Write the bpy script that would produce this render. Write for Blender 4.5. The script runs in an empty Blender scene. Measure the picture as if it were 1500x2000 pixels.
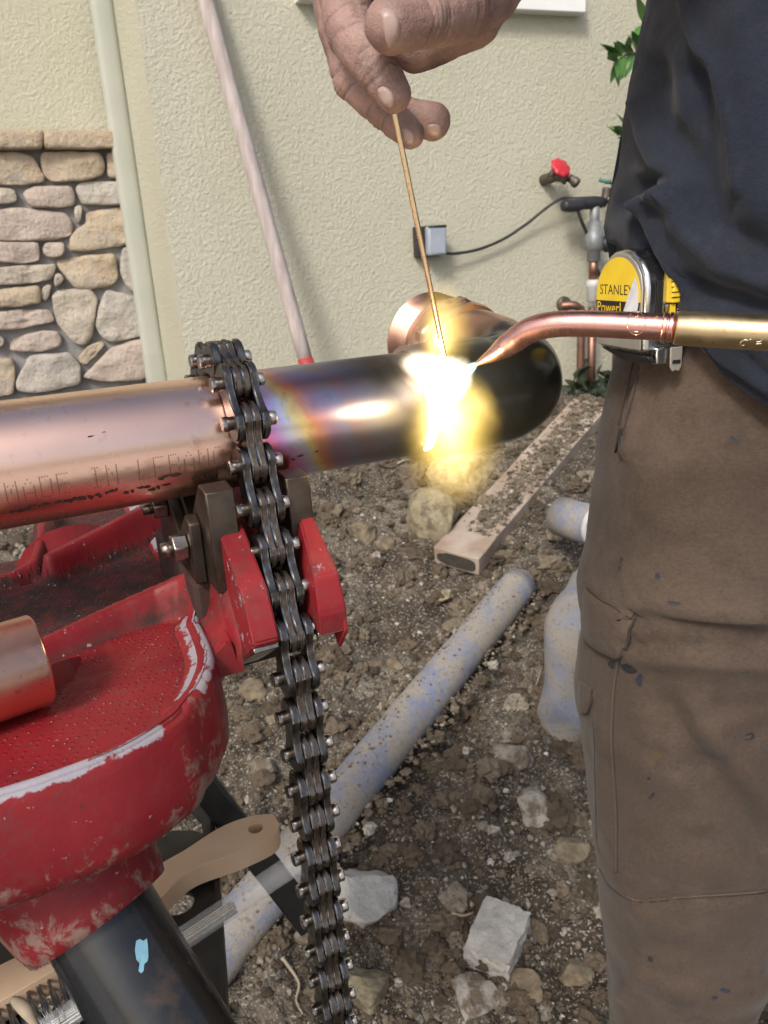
import bpy, bmesh, math, random
import numpy as np
from mathutils import Vector as V, Matrix, noise, Quaternion
from mathutils.bvhtree import BVHTree
random.seed(7); rng = np.random.default_rng(7)
R_ = math.radians
sc = bpy.context.scene
col = sc.collection

# ------------------------------------------------------------------ camera
F = 1550.0                      # focal length in photo pixels (1500 x 2000)
PITCH, ROLL = R_(18.1), R_(3.56)
C = V((0, 0, 1.05))
fw = V((0, math.cos(PITCH), -math.sin(PITCH)))
_u0 = V((0, math.sin(PITCH), math.cos(PITCH))); _r0 = V((1, 0, 0))
Rt = math.cos(ROLL) * _r0 - math.sin(ROLL) * _u0
Up = math.sin(ROLL) * _r0 + math.cos(ROLL) * _u0
cam = bpy.data.cameras.new('camera'); cam_o = bpy.data.objects.new('camera', cam); col.objects.link(cam_o)
cam.sensor_fit = 'VERTICAL'; cam.sensor_height = 36; cam.lens = 36 * F / 2000
cam.clip_start = 0.02; cam.clip_end = 400
cam_o.matrix_world = Matrix(((Rt.x, Up.x, -fw.x, C.x), (Rt.y, Up.y, -fw.y, C.y), (Rt.z, Up.z, -fw.z, C.z), (0, 0, 0, 1)))
cam.dof.use_dof = True; cam.dof.focus_distance = 0.455; cam.dof.aperture_fstop = 22
sc.camera = cam_o
# ------------------------------------------------------------------ sky, sun, exposure
SUN_EL, SUN_AZ = R_(43), R_(203)         # azimuth clockwise from +Y: behind the camera, to the left
w = bpy.data.worlds.new('World'); sc.world = w; w.use_nodes = True
nt = w.node_tree; bg = nt.nodes['Background']
sky = nt.nodes.new('ShaderNodeTexSky'); sky.sky_type = 'NISHITA'; sky.sun_disc = False
sky.sun_elevation = SUN_EL; sky.sun_rotation = SUN_AZ; sky.air_density = 1.0; sky.dust_density = 4.0; sky.ozone_density = 1.0
nt.links.new(sky.outputs[0], bg.inputs[0]); bg.inputs[1].default_value = 0.10
sl = bpy.data.lights.new('sun', 'SUN'); sl.energy = 1.5; sl.angle = R_(12); sl.color = (1, .965, .90)
so = bpy.data.objects.new('sun', sl); col.objects.link(so)
sdir = V((math.sin(SUN_AZ) * math.cos(SUN_EL), math.cos(SUN_AZ) * math.cos(SUN_EL), math.sin(SUN_EL)))
so.rotation_euler = sdir.to_track_quat('Z', 'Y').to_euler(); so.location = (2, -3, 6)
vs = sc.view_settings; vs.view_transform = 'Standard'; vs.look = 'None'; vs.gamma = 1; vs.exposure = 0.72
vs.use_curve_mapping = False
sc.cycles.use_denoising = True
sc.cycles.max_bounces = 6; sc.cycles.diffuse_bounces = 3; sc.cycles.glossy_bounces = 4; sc.cycles.transparent_max_bounces = 6

# ------------------------------------------------------------------ places: photo pixel -> point of the place
def ray(px, py): return fw + Rt * ((px - 750) / F) - Up * ((py - 1000) / F)
def P(px, py, d): return C + ray(px, py) * d
def proj(q):
    v = q - C; d = v.dot(fw); return 750 + F * v.dot(Rt) / d, 1000 - F * v.dot(Up) / d, d
def Zp(px, py, z):
    r = ray(px, py); return C + r * ((z - C.z) / r.z)
def plane_hit(px, py, p0, n):
    r = ray(px, py); return C + r * ((p0 - C).dot(n) / r.dot(n))
# pipe and vise frame
_A, _B = P(0, 912, .417), P(760, 793, .510)
u = (_B - _A); u.z = 0; u.normalize()
n = V((u.y, -u.x, 0)); Zu = V((0, 0, 1))
O = V((-0.0779, 0.46537, 0.9555))        # pipe axis under the chain
def L(a, b, z): return O + u * a + n * b + Zu * z
def onA(px, py, a):
    q = plane_hit(px, py, O + u * a, u); v = q - O; return v.dot(n), v.z
# house frame
WY = R_(20)
tw = V((math.cos(WY), math.sin(WY), 0)); nw = V((math.sin(WY), -math.cos(WY), 0))
W0 = P(750, 500, 2.7); WBACK = 0.45
def W(px, py, off=0.0): return plane_hit(px, py, W0 + nw * off, nw)
def WL(px, py, off=0.0): return plane_hit(px, py, W0 - nw * (WBACK - off), nw)
# terrain
PITS = []
def base_h(x, y):
    t = min(max(y - .82, 0), 2.2)
    h = .3 * t
    cap = min(max(.57 - .125 * x, .42), .645) + .02
    k = max(.12 - abs(h - cap), 0) / .12; h = min(h, cap) - k * k * .03
    for (cx, cy, r, d) in PITS: h -= d * math.exp(-((x - cx) ** 2 + (y - cy) ** 2) / (r * r))
    return h
def gh(x, y):
    h = base_h(x, y)
    h += .045 * noise.noise((x * 2.2, y * 2.2, 3.1)) + .02 * noise.noise((x * 7, y * 7, 9.2))
    h += .020 * noise.noise((x * 17, y * 17, 4.4)) + .012 * noise.noise((x * 43, y * 43, 1.4)) + .005 * noise.noise((x * 110, y * 110, 7.7))
    return h
def GP(px, py):
    r = ray(px, py); t = .5
    while t < 6:
        q = C + r * t
        if q.z < gh(q.x, q.y): return q
        t += .004
    return C + r * 3

# ------------------------------------------------------------------ object helpers
def finish(o, parent, label=None, cat=None, group=None, kind=None):
    if label: o['label'] = label
    if cat: o['category'] = cat
    if group: o['group'] = group
    if kind: o['kind'] = kind
    col.objects.link(o)
    if parent: o.parent = parent
    return o
def empty(name, loc, label=None, cat=None, group=None):
    o = bpy.data.objects.new(name, None); o.empty_display_size = .05; o.location = loc
    return finish(o, None, label, cat, group)
def origin_of(parent):
    q = V((0, 0, 0))
    while parent is not None: q = q + parent.location; parent = parent.parent
    return q
def obj(name, vf, mat, parent=None, label=None, cat=None, group=None, kind=None, smooth=True, bevel=0, origin=None, sub=0, bseg=2, auto=None):
    verts, faces = vf
    vs_ = [V(v) for v in verts]
    if origin is None:
        mn = [min(v[i] for v in vs_) for i in range(3)]; mx = [max(v[i] for v in vs_) for i in range(3)]
        origin = V([(mn[i] + mx[i]) / 2 for i in range(3)])
        if parent is None: origin.z = mn[2]
    me = bpy.data.meshes.new(name); me.from_pydata([v - origin for v in vs_], [], faces)
    bm = bmesh.new(); bm.from_mesh(me); bmesh.ops.recalc_face_normals(bm, faces=bm.faces); bm.to_mesh(me); bm.free()
    me.materials.append(mat)
    me.polygons.foreach_set('use_smooth', [smooth] * len(me.polygons))
    if smooth and auto is not None: me.set_sharp_from_angle(angle=R_(auto))
    o = bpy.data.objects.new(name, me); finish(o, parent, label, cat, group, kind)
    o.location = origin - origin_of(parent)
    if bevel:
        m = o.modifiers.new('bevel', 'BEVEL'); m.width = bevel; m.segments = bseg; m.limit_method = 'ANGLE'; m.angle_limit = R_(35)
        me.polygons.foreach_set('use_smooth', [True] * len(me.polygons)); m.harden_normals = False
        me.set_sharp_from_angle(angle=R_(40))
    if sub:
        m = o.modifiers.new('sub', 'SUBSURF'); m.levels = sub; m.render_levels = sub
    return o
def inst(name, me, M, parent):
    o = bpy.data.objects.new(name, me); finish(o, parent)
    o.matrix_basis = Matrix.Translation(-origin_of(parent)) @ M
    return o
def join(*vfs):
    vv, ff = [], []
    for v, f in vfs:
        k = len(vv); vv += list(v); ff += [tuple(i + k for i in q) for q in f]
    return vv, ff
def fmesh(name, vf, mat, smooth=True, auto=None):
    me = bpy.data.meshes.new(name); me.from_pydata([tuple(v) for v in vf[0]], [], vf[1])
    bm = bmesh.new(); bm.from_mesh(me); bmesh.ops.recalc_face_normals(bm, faces=bm.faces); bm.to_mesh(me); bm.free()
    me.materials.append(mat); me.polygons.foreach_set('use_smooth', [smooth] * len(me.polygons))
    if auto is not None: me.set_sharp_from_angle(angle=R_(auto))
    return me
def catmull(pts, k=8, closed=False):
    out = []; m = len(pts); pts = [V(p) for p in pts]
    rngk = range(m) if closed else range(m - 1)
    for i in rngk:
        p1, p2 = pts[i], pts[(i + 1) % m]
        p0 = pts[i - 1] if (closed or i > 0) else p1 * 2 - p2
        p3 = pts[(i + 2) % m] if (closed or i + 2 < m) else p2 * 2 - p1
        for j in range(k):
            t = j / k; t2, t3 = t * t, t * t * t
            out.append(.5 * ((2 * p1) + (p2 - p0) * t + (2 * p0 - 5 * p1 + 4 * p2 - p3) * t2 + (3 * p1 - p0 - 3 * p2 + p3) * t3))
    if not closed: out.append(pts[-1])
    return out
def tube(pts, rad, seg=16, caps=True, flat=(1, 1), ref=None):
    pts = [V(p) for p in pts]; m = len(pts)
    if not hasattr(rad, '__len__'): rad = [rad] * m
    vv, ff = [], []
    t0 = (pts[1] - pts[0]).normalized()
    x = V(ref) if ref is not None else (V((0, 0, 1)) if abs(t0.z) < .9 else V((1, 0, 0)))
    x = (x - t0 * x.dot(t0)).normalized()
    for i in range(m):
        t = (pts[min(i + 1, m - 1)] - pts[max(i - 1, 0)]).normalized()
        x = (x - t * x.dot(t)).normalized(); y = t.cross(x)
        for j in range(seg):
            a = 2 * math.pi * j / seg
            vv.append(pts[i] + (x * math.cos(a) * flat[0] + y * math.sin(a) * flat[1]) * rad[i])
    for i in range(m - 1):
        for j in range(seg):
            k = (j + 1) % seg
            ff.append((i * seg + j, i * seg + k, (i + 1) * seg + k, (i + 1) * seg + j))
    if caps:
        ff.append(tuple(range(seg - 1, -1, -1))); ff.append(tuple((m - 1) * seg + j for j in range(seg)))
    return vv, ff
def lathe(prof, o, ax, seg=24, ref=None, caps=True):
    """prof: list of (distance along axis, radius)"""
    ax = V(ax).normalized()
    x = V(ref) if ref is not None else (V((0, 0, 1)) if abs(ax.z) < .9 else V((1, 0, 0)))
    x = (x - ax * x.dot(ax)).normalized(); y = ax.cross(x); vv, ff = [], []
    for (s, r) in prof:
        for j in range(seg):
            a = 2 * math.pi * j / seg
            vv.append(V(o) + ax * s + (x * math.cos(a) + y * math.sin(a)) * r)
    for i in range(len(prof) - 1):
        for j in range(seg):
            k = (j + 1) % seg
            ff.append((i * seg + j, i * seg + k, (i + 1) * seg + k, (i + 1) * seg + j))
    if caps:
        ff.append(tuple(range(seg - 1, -1, -1))); ff.append(tuple((len(prof) - 1) * seg + j for j in range(seg)))
    return vv, ff
def box(c, x, y, z):
    """c centre; x, y, z half-extent vectors"""
    c = V(c); vv = [c + x * i + y * j + z * k for i in (-1, 1) for j in (-1, 1) for k in (-1, 1)]
    return vv, [(0, 1, 3, 2), (4, 6, 7, 5), (0, 4, 5, 1), (2, 3, 7, 6), (0, 2, 6, 4), (1, 5, 7, 3)]
def prism(poly, d):
    """poly: list of points (planar), d: extrusion vector"""
    m = len(poly); vv = [V(p) for p in poly] + [V(p) + d for p in poly]
    ff = [tuple(range(m)), tuple(range(2 * m - 1, m - 1, -1))] + [(i, (i + 1) % m, m + (i + 1) % m, m + i) for i in range(m)]
    return vv, ff
def loft(rings, closed=True, cap0=False, cap1=False):
    m = len(rings[0]); vv = [p for r in rings for p in r]; ff = []
    for i in range(len(rings) - 1):
        for j in range(m if closed else m - 1):
            k = (j + 1) % m
            ff.append((i * m + j, i * m + k, (i + 1) * m + k, (i + 1) * m + j))
    if cap0: ff.append(tuple(range(m - 1, -1, -1)))
    if cap1: ff.append(tuple((len(rings) - 1) * m + j for j in range(m)))
    return vv, ff
def ico(sub):
    bm = bmesh.new(); bmesh.ops.create_icosphere(bm, subdivisions=sub, radius=1)
    vv = [v.co.copy() for v in bm.verts]; ff = [tuple(v.index for v in f.verts) for f in bm.faces]; bm.free(); return vv, ff
def attr(o, name, vals):
    a = o.data.attributes.new(name, 'FLOAT', 'POINT'); a.data.foreach_set('value', list(vals))
def text_mesh(name, s, size, M, mat, parent, depth=0.0, xs=1.0, bold=0.0):
    cu = bpy.data.curves.new(name, 'FONT'); cu.body = s; cu.size = size; cu.extrude = depth; cu.offset = bold; cu.resolution_u = 3
    cu.align_x = 'LEFT'
    cu.size = 1.0
    t = bpy.data.objects.new(name + '_tmp', cu); col.objects.link(t)
    dg = bpy.context.evaluated_depsgraph_get(); me = bpy.data.meshes.new_from_object(t.evaluated_get(dg))
    bpy.data.objects.remove(t); me.name = name
    if not me.materials: me.materials.append(mat)
    else: me.materials[0] = mat
    return inst(name, me, M @ Matrix.Diagonal((xs * size, size, size, 1)), parent)

# ------------------------------------------------------------------ materials
def new_mat(name):
    m = bpy.data.materials.new(name); m.use_nodes = True; t = m.node_tree
    return m, t, t.nodes['Principled BSDF']
def N(t, typ, **kw):
    nd = t.nodes.new(typ)
    for k, v in kw.items(): setattr(nd, k, v)
    return nd
def coords(t, kind='Object', scale=None):
    tc = N(t, 'ShaderNodeTexCoord'); o = tc.outputs[kind]
    if scale is not None:
        mp = N(t, 'ShaderNodeMapping'); mp.inputs['Scale'].default_value = scale; t.links.new(o, mp.inputs[0]); o = mp.outputs[0]
    return o
def tex(t, vec, scale, detail=4, rough=.55, dist=0):
    x = N(t, 'ShaderNodeTexNoise'); x.inputs['Scale'].default_value = scale; x.inputs['Detail'].default_value = detail
    x.inputs['Roughness'].default_value = rough; x.inputs['Distortion'].default_value = dist
    t.links.new(vec, x.inputs['Vector']); return x.outputs['Fac']
def ramp(t, fac, stops, interp='LINEAR'):
    r = N(t, 'ShaderNodeValToRGB'); cr = r.color_ramp; cr.interpolation = interp
    while len(cr.elements) < len(stops): cr.elements.new(.5)
    for e, (p, c) in zip(cr.elements, stops):
        e.position = p; e.color = (*c, 1) if len(c) == 3 else c
    t.links.new(fac, r.inputs[0]); return r.outputs[0]
def g3(v): return (v, v, v)
def mixc(t, fac, a, b, mode='MIX'):
    m = N(t, 'ShaderNodeMix', data_type='RGBA', blend_type=mode)
    for s, x in ((m.inputs[0], fac), (m.inputs[6], a), (m.inputs[7], b)):
        if hasattr(x, 'links'): t.links.new(x, s)
        elif isinstance(x, (int, float)): s.default_value = x
        else: s.default_value = (*x, 1)
    return m.outputs[2]
def math_(t, op, a, b=None, clamp=False):
    m = N(t, 'ShaderNodeMath', operation=op); m.use_clamp = clamp
    for s, x in ((m.inputs[0], a), (m.inputs[1], b)):
        if x is None: continue
        if hasattr(x, 'links'): t.links.new(x, s)
        else: s.default_value = x
    return m.outputs[0]
def bump(t, h, strength, dist, prev=None):
    b = N(t, 'ShaderNodeBump'); b.inputs['Strength'].default_value = strength; b.inputs['Distance'].default_value = dist
    t.links.new(h, b.inputs['Height'])
    if prev is not None: t.links.new(prev, b.inputs['Normal'])
    return b.outputs[0]
def setp(t, bs, **kw):
    for k, v in kw.items():
        s = bs.inputs[k.replace('_', ' ')]
        if hasattr(v, 'links'): t.links.new(v, s)
        else: s.default_value = (*v, 1) if isinstance(v, tuple) and len(v) == 3 else v
def simple(name, c1, c2=None, scale=30, rough=.6, metal=0.0, bscale=None, bstr=.3, bdist=.001, stretch=None, lo=.35, hi=.65, rough2=None):
    m, t, b = new_mat(name); v = coords(t, 'Object', stretch)
    f = tex(t, v, scale, 4)
    c = ramp(t, f, [(lo, c1), (hi, c2 or c1)])
    setp(t, b, Base_Color=c, Roughness=rough, Metallic=metal)
    if rough2 is not None: setp(t, b, Roughness=ramp(t, tex(t, v, scale * 2.3, 5), [(.3, g3(rough)), (.7, g3(rough2))]))
    if bscale: setp(t, b, Normal=bump(t, tex(t, v, bscale, 5), bstr, bdist))
    return m

def stucco_mat():
    m, t, b = new_mat('stucco'); v = coords(t)
    big = tex(t, v, 1.3, 3); mid = tex(t, v, 9, 4)
    c = mixc(t, ramp(t, big, [(.35, g3(0)), (.65, g3(1))]), (.485, .47, .36), (.525, .51, .405))
    c = mixc(t, math_(t, 'MULTIPLY', ramp(t, mid, [(.5, g3(0)), (.8, g3(1))]), .5), c, (.46, .445, .345))
    vo = N(t, 'ShaderNodeTexVoronoi', feature='SMOOTH_F1'); vo.inputs['Scale'].default_value = 58; vo.inputs['Smoothness'].default_value = 1.0
    wv = N(t, 'ShaderNodeVectorMath', operation='ADD'); nz = N(t, 'ShaderNodeTexNoise'); nz.inputs['Scale'].default_value = 30
    t.links.new(v, nz.inputs['Vector']); sc_ = N(t, 'ShaderNodeVectorMath', operation='SCALE'); sc_.inputs[3].default_value = .03
    t.links.new(nz.outputs['Color'], sc_.inputs[0]); t.links.new(v, wv.inputs[0]); t.links.new(sc_.outputs[0], wv.inputs[1])
    t.links.new(wv.outputs[0], vo.inputs['Vector'])
    h = ramp(t, vo.outputs['Distance'], [(.05, g3(1)), (.7, g3(0))])
    h2 = ramp(t, tex(t, v, 92, 4, .65), [(.25, g3(0)), (.75, g3(1))])
    h3 = tex(t, v, 150, 3, .7)
    nb = bump(t, math_(t, 'ADD', math_(t, 'MULTIPLY', h, .25), math_(t, 'ADD', math_(t, 'MULTIPLY', h2, 1.2), h3)), .75, .0036)
    c = mixc(t, math_(t, 'MULTIPLY', h2, .16), c, (.66, .63, .50))
    setp(t, b, Base_Color=c, Roughness=.92, Normal=nb); return m
M_stucco = stucco_mat()
def stone_mat(name, a, b_, c_):
    m, t, b = new_mat(name); v = coords(t)
    f = tex(t, v, 9, 6, .6, .8); f2 = tex(t, v, 30, 6)
    c = ramp(t, f, [(.3, a), (.52, b_), (.7, c_)])
    c = mixc(t, math_(t, 'MULTIPLY', f2, .35), c, (.30, .27, .25))
    nb = bump(t, tex(t, v, 24, 6, .7), 1.0, .022); nb = bump(t, tex(t, v, 130, 3), .5, .003, nb)
    setp(t, b, Base_Color=c, Roughness=.88, Normal=nb); return m
STONES = [stone_mat('stone_tan', (.50, .38, .25), (.58, .47, .34), (.45, .38, .31)),
          stone_mat('stone_gray', (.42, .38, .35), (.56, .52, .46), (.50, .42, .32)),
          stone_mat('stone_cream', (.62, .55, .44), (.56, .49, .40), (.46, .40, .35)),
          stone_mat('stone_rust', (.56, .40, .24), (.60, .50, .37), (.38, .35, .33)),
          stone_mat('stone_pink', (.50, .41, .36), (.58, .48, .41), (.44, .36, .31))]
M_mortar = simple('mortar', (.22, .215, .215), (.28, .275, .27), 40, .95, bscale=150, bstr=.5)
M_spout = simple('painted_downspout', (.40, .415, .355), (.44, .45, .39), 6, .42, bscale=25, bstr=.05)
M_white = simple('white_vinyl', (.82, .82, .80), (.78, .78, .76), 20, .35)
M_glass = simple('window_glass', (.03, .04, .05), (.05, .06, .07), 3, .04)
M_blacksteel = simple('black_steel', (.012, .012, .014), (.022, .021, .021), 30, .28, bscale=60, bstr=.12, rough2=.5)
def leg_paint():
    m, t, b = new_mat('black_leg_paint'); v = coords(t)
    f = tex(t, v, 14, 6, .65)
    c = ramp(t, f, [(.45, (.010, .011, .014)), (.62, (.02, .018, .016)), (.72, (.07, .045, .03))])
    setp(t, b, Base_Color=c, Roughness=ramp(t, tex(t, v, 22, 5), [(.3, g3(.16)), (.75, g3(.45))]), Coat_Weight=.3,
         Normal=bump(t, tex(t, v, 50, 5), .12, .001)); return m
M_leg = leg_paint()
def dirt_color(t, v):
    big = tex(t, v, 3.2, 2); mid = tex(t, v, 13, 3, .65); fine = tex(t, v, 75, 3, .7); sp = tex(t, v, 210, 2, .6)
    c = ramp(t, mid, [(.34, (.030, .021, .013)), (.5, (.076, .056, .037)), (.66, (.165, .135, .098))])
    c = mixc(t, ramp(t, big, [(.45, g3(0)), (.62, g3(.75))]), c, (.225, .195, .15))
    c = mixc(t, ramp(t, fine, [(.35, g3(.75)), (.55, g3(0))]), c, (.035, .026, .018))
    c = mixc(t, ramp(t, sp, [(.56, g3(0)), (.66, g3(.85))]), c, (.44, .41, .355))
    return c, mid, fine, sp
def ground_mat():
    m, t, b = new_mat('dirt'); v = coords(t); c, mid, fine, sp = dirt_color(t, v)
    nb = bump(t, math_(t, 'ADD', fine, math_(t, 'MULTIPLY', sp, .4)), 1.0, .014)
    setp(t, b, Base_Color=c, Roughness=.95, Normal=nb); return m
M_ground = ground_mat()
def gravel_mat():
    m, t, b = new_mat('dirt_clods'); v = coords(t)
    at = N(t, 'ShaderNodeAttribute', attribute_name='tone'); fine = tex(t, v, 240, 2)
    c = ramp(t, at.outputs['Fac'], [(0, (.04, .029, .019)), (.35, (.105, .078, .051)), (.62, (.19, .155, .11)), (.82, (.33, .295, .24)), (1, (.58, .55, .49))])
    c = mixc(t, ramp(t, fine, [(.35, g3(.5)), (.6, g3(0))]), c, (.07, .052, .036))
    setp(t, b, Base_Color=c, Roughness=.93, Normal=bump(t, fine, .6, .002)); return m
M_gravel = gravel_mat()
def rock_mat(name, a, b_, dirt=.45):
    m, t, b = new_mat(name); v = coords(t); f = tex(t, v, 45, 4, .62)
    c = ramp(t, f, [(.35, a), (.65, b_)])
    c = mixc(t, ramp(t, tex(t, v, 32, 4, .7), [(dirt - .06, g3(.9)), (dirt + .06, g3(0))]), c, (.15, .115, .078))
    nb = bump(t, tex(t, v, 90, 5, .75), .9, .006)
    setp(t, b, Base_Color=c, Roughness=.9, Normal=nb); return m
M_rock = [rock_mat('rock_brown', (.20, .155, .10), (.28, .23, .16)), rock_mat('rock_grey', (.25, .22, .18), (.34, .31, .26), .5),
          rock_mat('rock_pale', (.33, .30, .255), (.47, .44, .39), .47), rock_mat('rock_ochre', (.26, .215, .13), (.34, .295, .20), .45),
          rock_mat('concrete_white', (.44, .42, .385), (.56, .54, .50), .34)]
def dusty(name, basec, dust, amt=.5, scale=16):
    m, t, b = new_mat(name); v = coords(t)
    f = tex(t, v, scale, 3, .6); g = tex(t, v, scale * 7, 5, .75)
    s = math_(t, 'ADD', math_(t, 'MULTIPLY', f, .62), math_(t, 'MULTIPLY', g, .6))
    fine_ = tex(t, v, 300, 2)
    c = mixc(t, ramp(t, s, [(amt + .04, g3(.12)), (amt + .2, g3(1))]), basec, mixc(t, fine_, dust, (.24, .19, .13)))
    c = mixc(t, ramp(t, tex(t, v, 130, 4, .7), [(.56, g3(0)), (.64, g3(.8))]), c, (.20, .155, .105))
    nb = bump(t, s, .6, .004)
    setp(t, b, Base_Color=c, Roughness=ramp(t, s, [(amt + .04, g3(.5)), (amt + .2, g3(.95))]), Normal=nb); return m
M_bluepipe = dusty('dusty_blue_pvc', (.17, .21, .34), (.37, .36, .34), .445)
M_bluepipe2 = dusty('dusty_blue_pvc_heavy', (.19, .235, .34), (.34, .325, .30), .46, 14)

def copper_mat(name, c1, c2, r1=.2, r2=.4, scale=20, stretch=None):
    m, t, b = new_mat(name); v = coords(t)
    f = tex(t, v, scale, 6, .6); f2 = tex(t, v, 260, 3)
    c = ramp(t, f, [(.35, c1), (.7, c2)])
    c = mixc(t, ramp(t, f2, [(.62, g3(0)), (.72, g3(.35))]), c, (.25, .12, .07))
    setp(t, b, Base_Color=c, Metallic=1.0, Roughness=ramp(t, tex(t, v, scale * 1.7, 6), [(.3, g3(r1)), (.7, g3(r2))]),
         Normal=bump(t, f2, .04, .0005)); return m
M_copper = copper_mat('copper', (.84, .50, .39), (.74, .41, .30), .24, .42)
M_copper_dull = copper_mat('dull_copper', (.34, .19, .14), (.25, .145, .11), .4, .6)
M_brass = copper_mat('worn_brass', (.62, .47, .27), (.50, .38, .23), .28, .45, 40)
M_torchcu = copper_mat('torch_copper', (.78, .42, .36), (.66, .34, .29), .22, .36, 60)
M_rod = copper_mat('gold_rod', (.95, .74, .45), (.88, .63, .35), .22, .34, 90)
M_silver = copper_mat('silver_rods', (.82, .80, .74), (.72, .70, .64), .15, .3, 80)

# ------------------------------------------------------------------ setting: ground
def _pit(px, py, r, d):
    q = GP(px, py); PITS.append((q.x, q.y, r, d))
for a in ((780, 1480, .07, .05), (900, 1390, .07, .06), (980, 1270, .06, .05), (690, 1620, .07, .04), (880, 960, .05, .06), (720, 1260, .05, .03), (1130, 1420, .05, .05)):
    _pit(*a)
xs = np.concatenate([[-60, -30, -14, -7, -4, -2.6, -1.9, -1.5], np.arange(-1.25, 1.65, .0068), [1.8, 2.2, 3, 5, 9, 18, 40, 60]])
ys = np.concatenate([[-60, -30, -14, -6, -3, -1.5, -.7, -.2, .1, .3], np.arange(.42, 2.2, .0065), np.arange(2.2, 3.5, .016), [3.7, 4.2, 6, 12, 30, 60]])
gv = [(x, y, gh(x, y)) for y in ys for x in xs]; nx = len(xs)
gf = [(j * nx + i, j * nx + i + 1, (j + 1) * nx + i + 1, (j + 1) * nx + i) for j in range(len(ys) - 1) for i in range(nx - 1)]
gm = bpy.data.meshes.new('ground'); gm.from_pydata(gv, [], gf); gm.materials.append(M_ground); gm.polygons.foreach_set('use_smooth', [True] * len(gf))
go = bpy.data.objects.new('ground', gm); finish(go, None, 'loose brown and grey excavated dirt ground', 'ground', kind='structure')

M_patio = simple('patio_concrete', (.50, .485, .455), (.58, .565, .535), 6, .85, bscale=120, bstr=.2)  # unseen pale slab, added to brighten reflections in the copper pipe
obj('patio', box((0, -7.2, .0), V((9, 0, 0)), V((0, 6.4, 0)), Zu * .06), M_patio, None, 'pale concrete patio added out of view behind the camera', 'patio', kind='structure', smooth=False)
# ------------------------------------------------------------------ house
house = empty('house', W(300, 800) * 1.0, 'tan stucco house wall with stone veneer wainscot in the background', 'house')
house.location.z = .45
corner = W(321, 400); inner = WL(268, 400)
ZT, ZB = 4.0, -.3
def quad_wall(name, p, q, thick_dir, parent, mat, z0=ZB, z1=ZT):
    p, q = V(p), V(q); poly = [V((p.x, p.y, z0)), V((q.x, q.y, z0)), V((q.x, q.y, z1)), V((p.x, p.y, z1))]
    return obj(name, prism(poly, thick_dir), mat, parent, smooth=False)
quad_wall('stucco_wall', corner, corner + tw * 6, -nw * .2, house, M_stucco)
rn = (inner - corner); rn.z = 0; rn.normalize(); rnn = V((-rn.y, rn.x, 0))
if rnn.dot(tw) < 0: rnn = -rnn
quad_wall('return_wall', corner + rn * .003 + rnn * .003, inner + rnn * .003, rnn * .1, house, M_stucco)
quad_wall('recessed_wall', inner + tw * .05, inner - tw * 5, -nw * .2, house, M_stucco)
# eave far above
e0 = corner + nw * .35; obj('eave', box(V((corner.x, corner.y, ZT + .06)) + tw * .5, tw * 6, nw * .45, Zu * .06), M_white, house, smooth=False)
# stone veneer
zledge = WL(100, 292, .03).z; zbot = WL(100, 775).z
ven = obj('stone_veneer', prism([V((inner.x, inner.y, zbot - .4)) + nw * .012, V((inner.x, inner.y, zbot - .4)) - tw * 4 + nw * .012,
        V((inner.x, inner.y, zledge)) - tw * 4 + nw * .012, V((inner.x, inner.y, zledge)) + nw * .012], -nw * .011), M_mortar, house, smooth=False)
S3 = 3.6375
def zpx(p): return (p[0] / S3, 250 + p[1] / S3)
polys = [
 ([(-80,190),(120,185),(235,215),(265,290),(305,330),(305,385),(130,405),(-80,395)],3), ([(305,185),(700,185),(740,285),(715,340),(560,375),(370,380),(320,330),(300,240)],0),
 ([(760,190),(930,185),(940,350),(770,355)],0), ([(-60,440),(100,445),(125,520),(-60,550)],2), ([(165,470),(230,430),(500,420),(525,490),(520,550),(380,565),(230,560)],4),
 ([(545,430),(570,395),(850,390),(900,430),(950,540),(590,540)],1), ([(-60,590),(140,575),(460,610),(500,680),(500,760),(350,795),(-60,795)],4),
 ([(530,570),(580,550),(575,640),(555,685),(530,630)],2), ([(610,610),(860,575),(960,600),(970,810),(620,870),(500,870),(510,780),(560,710),(625,690)],3),
 ([(-60,820),(265,815),(270,940),(150,955),(-60,945)],4), ([(320,820),(455,815),(440,905),(370,925),(310,890)],4), ([(415,945),(800,895),(830,1050),(790,1110),(620,1140),(540,1130),(430,1000)],3),
 ([(870,860),(980,840),(1010,1170),(920,1150),(860,1040)],1), ([(-60,1000),(385,970),(385,1000),(350,1075),(60,1110),(-60,1110)],2), ([(395,1040),(430,1035),(455,1075),(390,1130)],2),
 ([(-60,1160),(275,1120),(285,1240),(100,1265),(-60,1275)],0), ([(310,1130),(370,1110),(325,1230),(300,1200)],2), ([(375,1200),(440,1155),(560,1155),(640,1155),(690,1220),(670,1330),(650,1480),(580,1540),(520,1510),(420,1390)],2),
 ([(755,1160),(960,1200),(1020,1300),(1010,1470),(800,1510),(720,1470),(690,1400),(710,1270)],1), ([(-60,1310),(100,1300),(345,1290),(385,1370),(100,1425),(-60,1430)],4),
 ([(75,1570),(100,1500),(300,1440),(410,1450),(430,1540),(320,1575),(130,1580)],4), ([(-60,1490),(20,1480),(35,1545),(-60,1560)],1), ([(550,1640),(640,1540),(720,1520),(735,1545),(600,1680)],0),
 ([(600,1760),(800,1560),(1000,1500),(1060,1560),(1060,1740),(990,1780),(720,1790)],4), ([(130,1790),(220,1620),(490,1600),(560,1680),(560,1810),(250,1870),(130,1860)],1), ([(-60,1640),(80,1640),(105,1720),(95,1880),(-60,1900)],3)]
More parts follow.
